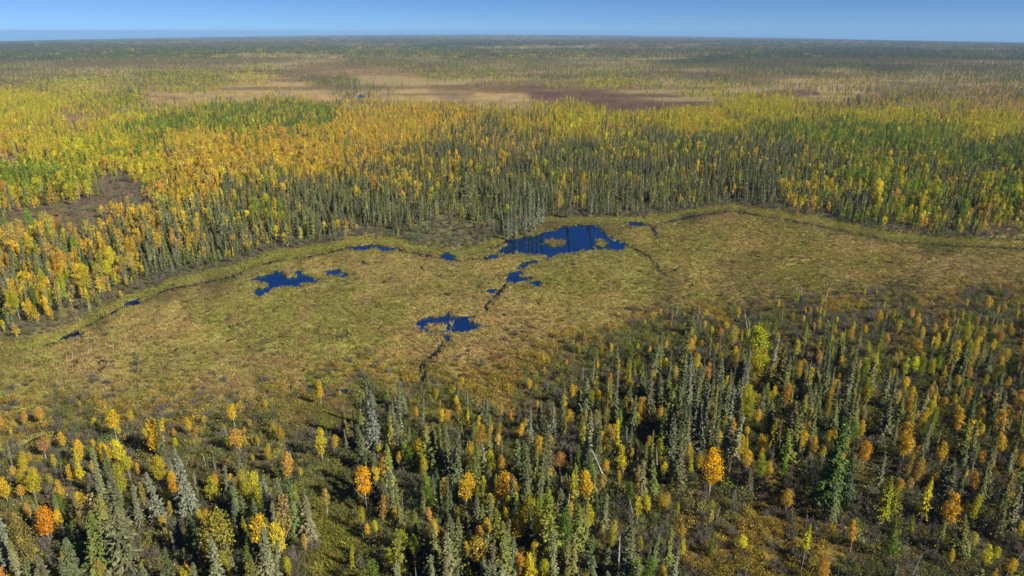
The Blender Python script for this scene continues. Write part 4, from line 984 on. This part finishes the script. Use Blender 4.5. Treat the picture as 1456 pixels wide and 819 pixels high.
# ------------------------------------------------------------------ the rest of the forest as masses
def add_mass(name, label, form, cset, x, y, h, tint, wide=1.0):
    n = len(x); s = h / H0[form]; m = len(cset.objects)
    scatter(name, label, cset, x, y, base_z(x, y) - .12, r.integers(0, m, n), r.uniform(0, 6.28, n), s * r.uniform(.85, 1.2, n) * wide, s, tint)
rest = [t for i, t in enumerate(trees) if i not in taken_near]
HIC = {k: coll('near_' + k, [joined(T, C, k + '_near', [MATS[k][1], MATS[k][0]]) for T, C in HI[k]]) for k in ('spruce', 'birch', 'larch', 'bare')}
sel = np.array([i not in taken_mid for i in range(len(mx))])
near_lod = my < 1250
MASS = {'spruce': 'grey green spruces massed in the forest beyond the meadow', 'birch': 'gold and orange birches massed in the forest beyond the meadow', 'larch': 'lime and yellow larches massed in the forest beyond the meadow', 'bare': 'grey leafless trees scattered through the forest'}
for f in ('spruce', 'birch', 'larch', 'bare'):
    m = sel & (form_m == f)
    add_mass(f'{f}_forest', MASS[f], f, MIDC[f], mx[m], my[m], hm[m], tm[m], 1.22 if f == 'spruce' else 1.05)
    e = [t for t in rest if t[3] == f]
    if e:
        add_mass(f'near_{f}_forest', {'spruce': 'further spruces filling the near stand', 'birch': 'further small gold birches filling the near stand', 'larch': 'further larches filling the near stand', 'bare': 'further leafless trees filling the near stand'}[f], f, HIC[f],
                 np.array([t[0] for t in e]), np.array([t[1] for t in e]), np.array([t[2] for t in e]), np.array([t[6] for t in e]).reshape(-1, 3), 1.12 if f == 'spruce' else 1.0)

# 1.25 - 3 km: light trees
qx, qy = jitter_grid(r, 1250, 3000, lambda y: 6.5 + (y - 1250) * .003, .86)
V = veg(qx, qy)
sp_ = sstep(1400, 2200, qy) * .45; V[:, 1:6] *= (1 - sp_)[:, None]; V[:, 1] += sp_
cl = .35 + 1.3 * noise(qx, qy * .6, 60, 161, 3)
ln_ = sstep(.52, .66, noise(qx * .35, qy, 70, 165, 3))
d_ = V[:, 0] * sstep(.07, .36, V[:, 0]) * 1.1 * (1 - .7 * sstep(.55, .68, noise(qx * .3, qy, 80, 167, 3))) + .22 * ln_ * sstep(.05, .2, V[:, 0])
keep = r.uniform(0, 1, len(qx)) < d_ * cl
qx, qy, V = qx[keep], qy[keep], V[keep]
ck = np.cumsum(V[:, 1:6], 1); ck /= ck[:, -1:]
rr = ranked(.5 * r.uniform(0, 1, len(qx)) + .5 * 1.8 * noise(qx, qy * .5, 120, 163, 3))
kk = np.minimum((rr[:, None] > ck).sum(1), 4)
for q, f in enumerate(('spruce', 'birch', 'birch', 'larch', 'bare')):
    m = kk == q
    if m.sum() == 0: continue
    h = {'spruce': 8.5, 'birch': 6.8, 'larch': 7.2, 'bare': 5.5}[f] * np.exp(r.normal(0, .2, int(m.sum())))
    add_mass('distant_' + ('gold_' if q == 1 else 'yellow_' if q == 2 else '') + f + '_forest', 'distant ' + {0: 'dark spruces', 1: 'orange gold birches', 2: 'yellow birches', 3: 'lime green larches', 4: 'grey bare trees'}[q] + ' between the far bogs', f, LOWC[f], qx[m], qy[m], h, tints(r, KINDS[q], int(m.sum())) * (.78 if q in (1, 2, 3) else .85), 1.15)
n_far = len(qx)
# 3 - 22 km: patches of forest
qx, qy = jitter_grid(r, 3000, 24000, lambda y: 34 + (y - 3000) * .012, .84)
V = veg(qx, qy)
cl = .22 + 1.5 * sstep(.36, .55, noise(qx * .3, qy, 420, 171, 4))
keep = r.uniform(0, 1, len(qx)) < V[:, 0] * cl
qx, qy, V = qx[keep], qy[keep], V[keep]
ck = np.cumsum(V[:, 1:5], 1); ck /= ck[:, -1:] + 1e-9
kk = np.minimum((r.uniform(0, 1, len(qx))[:, None] > ck).sum(1), 3)
for q, f in enumerate(('spruce', 'birch', 'birch', 'larch')):
    m = kk == q
    if m.sum() == 0: continue
    s = (1 + (qy[m] - 3000) / 9000)
    tt = tints(r, KINDS[q], int(m.sum()))
    if f == 'spruce': tt *= .75
    n = int(m.sum())
    scatter('horizon_' + ('gold_' if q == 1 else 'yellow_' if q == 2 else '') + f + '_forest', {0: 'dark spruce forest', 1: 'gold birch woods', 2: 'yellow birch woods', 3: 'green larch woods'}[q] + ' fading towards the horizon', PATC[f], qx[m], qy[m], base_z(qx[m], qy[m]) - .5, r.integers(0, 3, n), r.uniform(0, 6.28, n), s, .85 + .15 * s, tt)
print('far', n_far, len(qx), time.time() - T0)

# stunted bog trees and bushes dotted over the far bogs
ox, oy = jitter_grid(r, 900, 2300, lambda y: 9.0, .86)
V = veg(ox, oy)
keep = (V[:, 0] < .22) & (r.uniform(0, 1, len(ox)) < .05 + .6 * sstep(.5, .68, noise(ox * .3, oy, 30, 251, 3)))
ox, oy = ox[keep], oy[keep]; n = len(ox)
ot = np.where((r.uniform(0, 1, n) < .35)[:, None], np.array([[.34, .27, .05]]), np.array([[.10, .11, .05]])) * np.exp(r.normal(0, .2, (n, 1)))
add_mass('bog_spruce_forest', 'stunted dark trees dotted over the far tan bog', 'spruce', LOWC['spruce'], ox, oy, 2.6 * np.exp(r.normal(0, .4, n)), ot, 1.9)

# undergrowth: remaining bushes of the near stand plus willows along the far bank and bog birch in openings
m = np.ones(len(sx_), bool); m[order] = False
wx_, wy_ = jitter_grid(r, 180, 640, lambda y: 2.3, .95)
ev = edge_signed(wx_, wy_, EDGE); V = veg(wx_, wy_)
den = sstep(-1, 7, ev + (noise(wx_, wy_, 8, 181, 2) - .5) * 10) * np.clip(1.1 - ev / 70, .12, 1) * (.3 + 1.0 * noise(wx_, wy_, 8, 183, 2)) + (V[:, 0] < .3) * (ev > 10) * .25
keep = (r.uniform(0, 1, len(wx_)) < den) & (water_sd(wx_, wy_) > 1.0) & (ev > 0)
wx_, wy_ = wx_[keep], wy_[keep]
n = len(wx_); wk = np.where(r.uniform(0, 1, n) < .45, r.integers(3, 6, n), r.integers(0, 3, n))
wt = np.where((wk >= 3)[:, None], np.array([[.17, .145, .105]]), np.array([[.165, .165, .075]])) * np.exp(r.normal(0, .2, (n, 1))) * (1 + r.normal(0, .07, (n, 3)))
wh = 1.6 * np.exp(r.normal(0, .3, n)) * (.5 + .5 * sstep(0, 12, edge_signed(wx_, wy_, EDGE)))
# low bushes dotted over the meadow
bx_, by_ = jitter_grid(r, 170, 480, lambda y: 4.0, .95)
inside = (edge_signed(bx_, by_, EDGE) < 0) & (edge_signed(bx_, by_, NEAR) > -5)
px_, py_, _ = project(bx_, by_)
pr = .11 + .32 * sstep(1050, 1400, px_) * sstep(370, 450, py_) + .35 * sstep(60, 0, edge_signed(bx_, by_, NEAR)) + .25 * sstep(.62, .75, noise(bx_, by_, 20, 191, 2))
keep = inside & (r.uniform(0, 1, len(bx_)) < pr) & (water_sd(bx_, by_) > .6)
bx_, by_ = bx_[keep], by_[keep]
n2 = len(bx_); bk = r.integers(0, 6, n2)
bt = np.where((bk >= 3)[:, None], np.array([[.19, .165, .09]]), np.where((r.uniform(0, 1, n2) < .25)[:, None], np.array([[.36, .25, .035]]), np.array([[.17, .165, .05]]))) * np.exp(r.normal(0, .2, (n2, 1)))
bh = .8 * np.exp(r.normal(0, .35, n2))
X = np.concatenate([sx_[m], wx_, bx_]); Yy = np.concatenate([sy_[m], wy_, by_]); HH = np.concatenate([hsh[m], wh, bh])
scatter('undergrowth', 'low grey and olive bushes under the trees, along the creek and dotted over the meadow', MIDC['shrub'], X, Yy, base_z(X, Yy) - .05, np.concatenate([shk[m], wk, bk]), r.uniform(0, 6.28, len(X)), HH / 1.9 * r.uniform(.9, 1.35, len(X)), HH / 1.9, np.concatenate([tsh[m], wt, bt]))

# sedge of the wet meadow and grass of the clearings
gx_, gy_ = jitter_grid(r, 150, 500, lambda y: 1.15, .95)
inside = (edge_signed(gx_, gy_, EDGE) < 8) & (edge_signed(gx_, gy_, NEAR) > -30)
gx_, gy_ = gx_[inside], gy_[inside]
fxs, fys = jitter_grid(r, 84, 330, lambda y: 1.5, .9); k_ = edge_signed(fxs, fys, NEAR) < -28; fxs, fys = fxs[k_], fys[k_]
cxs, cys = jitter_grid(r, 100, 190, lambda y: 1.0, .5)
_, i1 = seg_dist(cxs, cys, clear_poly, True); _, i2 = seg_dist(cxs, cys, hollow, True)
gx_ = np.concatenate([gx_, cxs[i1 | i2], fxs]); gy_ = np.concatenate([gy_, cys[i1 | i2], fys])
sdg = water_sd(gx_, gy_)
reed = (sdg > -1.8) & (sdg <= .45) & (noise(gx_, gy_, 4.5, 221, 2) > .66)
keep = (hollows(gx_, gy_) < .5) & ((sdg > .45) | reed) & (r.uniform(0, 1, len(gx_)) < .86)
gx_, gy_, sdg = gx_[keep], gy_[keep], sdg[keep]
V = veg(gx_, gy_)
n = len(gx_)
p1 = noise(gx_, gy_, 6, 201, 3)[:, None]; p2 = noise(gx_, gy_, 28, 203, 3)[:, None]; p3 = noise(gx_, gy_, 3, 205, 2)[:, None]
gt = V[:, 6:9] * 1.15
gt = gt * (1 - sstep(.46, .62, p2) * .7) + np.array([[.21, .205, .045]]) * sstep(.46, .62, p2) * .7
gt = gt * (1 - sstep(.58, .75, p1) * .6) + np.array([[.25, .16, .08]]) * sstep(.58, .75, p1) * .6
gt = gt * np.where(p3 > .74, .55, 1.0) * np.exp(r.normal(0, .20, (n, 1))) * (1 + r.normal(0, .05, (n, 3)))
rim = np.exp(-np.maximum(sdg, 0) / 2.0)
hgt = (.75 + .5 * noise(gx_, gy_, 5, 207, 2) + .5 * rim) * np.exp(r.normal(0, .2, n))
ev_ = edge_signed(gx_, gy_, EDGE)[:, None]; fr_ = np.exp(-((ev_ - 1) / 7) ** 2) * .75
gt = gt * (1 - fr_) + np.array([[.29, .285, .055]]) * fr_ * np.exp(r.normal(0, .2, (n, 1)))
gt = np.clip(gt, .02, .6)
scatter('sedge_grass', 'olive and gold sedge covering the wet meadow', SEDC, gx_, gy_, base_z(gx_, gy_) + (noise(gx_, gy_, 9, 73, 2) - .5) * .4 * sstep(0, 4, sdg) - .25 * (sdg < .3), r.integers(0, 3, n), r.uniform(0, 6.28, n), np.exp(r.normal(0, .2, n)), hgt, gt)
print('sedge', n, 'bushes', len(X), time.time() - T0)

# ------------------------------------------------------------------ haze
x1 = float(np.abs(gx).max()) + 500; y1 = float(gy.max()) + 500
zb, zt = Z_MIN - 1.5, CAM_H + 35.0
co = np.array([(sx, sy, sz) for sx in (-x1, x1) for sy in (-200.0, y1) for sz in (zb, zt)])
fa = np.array([[0, 1, 3, 2], [4, 6, 7, 5], [0, 4, 5, 1], [2, 3, 7, 6], [0, 2, 6, 4], [1, 5, 7, 3]])
hm_ = mesh_from_arrays('haze', co, fa)
m, n_, l_ = new_mat('haze')
ou = n_.new('ShaderNodeOutputMaterial'); pv = n_.new('ShaderNodeVolumePrincipled')
pv.inputs['Color'].default_value = (.34, .62, 1.0, 1)
pv.inputs['Density'].default_value = 4.2e-5
l_.new(pv.outputs[0], ou.inputs['Volume'])
hm_.materials.append(m)
link('haze', hm_, kind='stuff', label='thin blue haze over the far forest')
print('done', time.time() - T0)
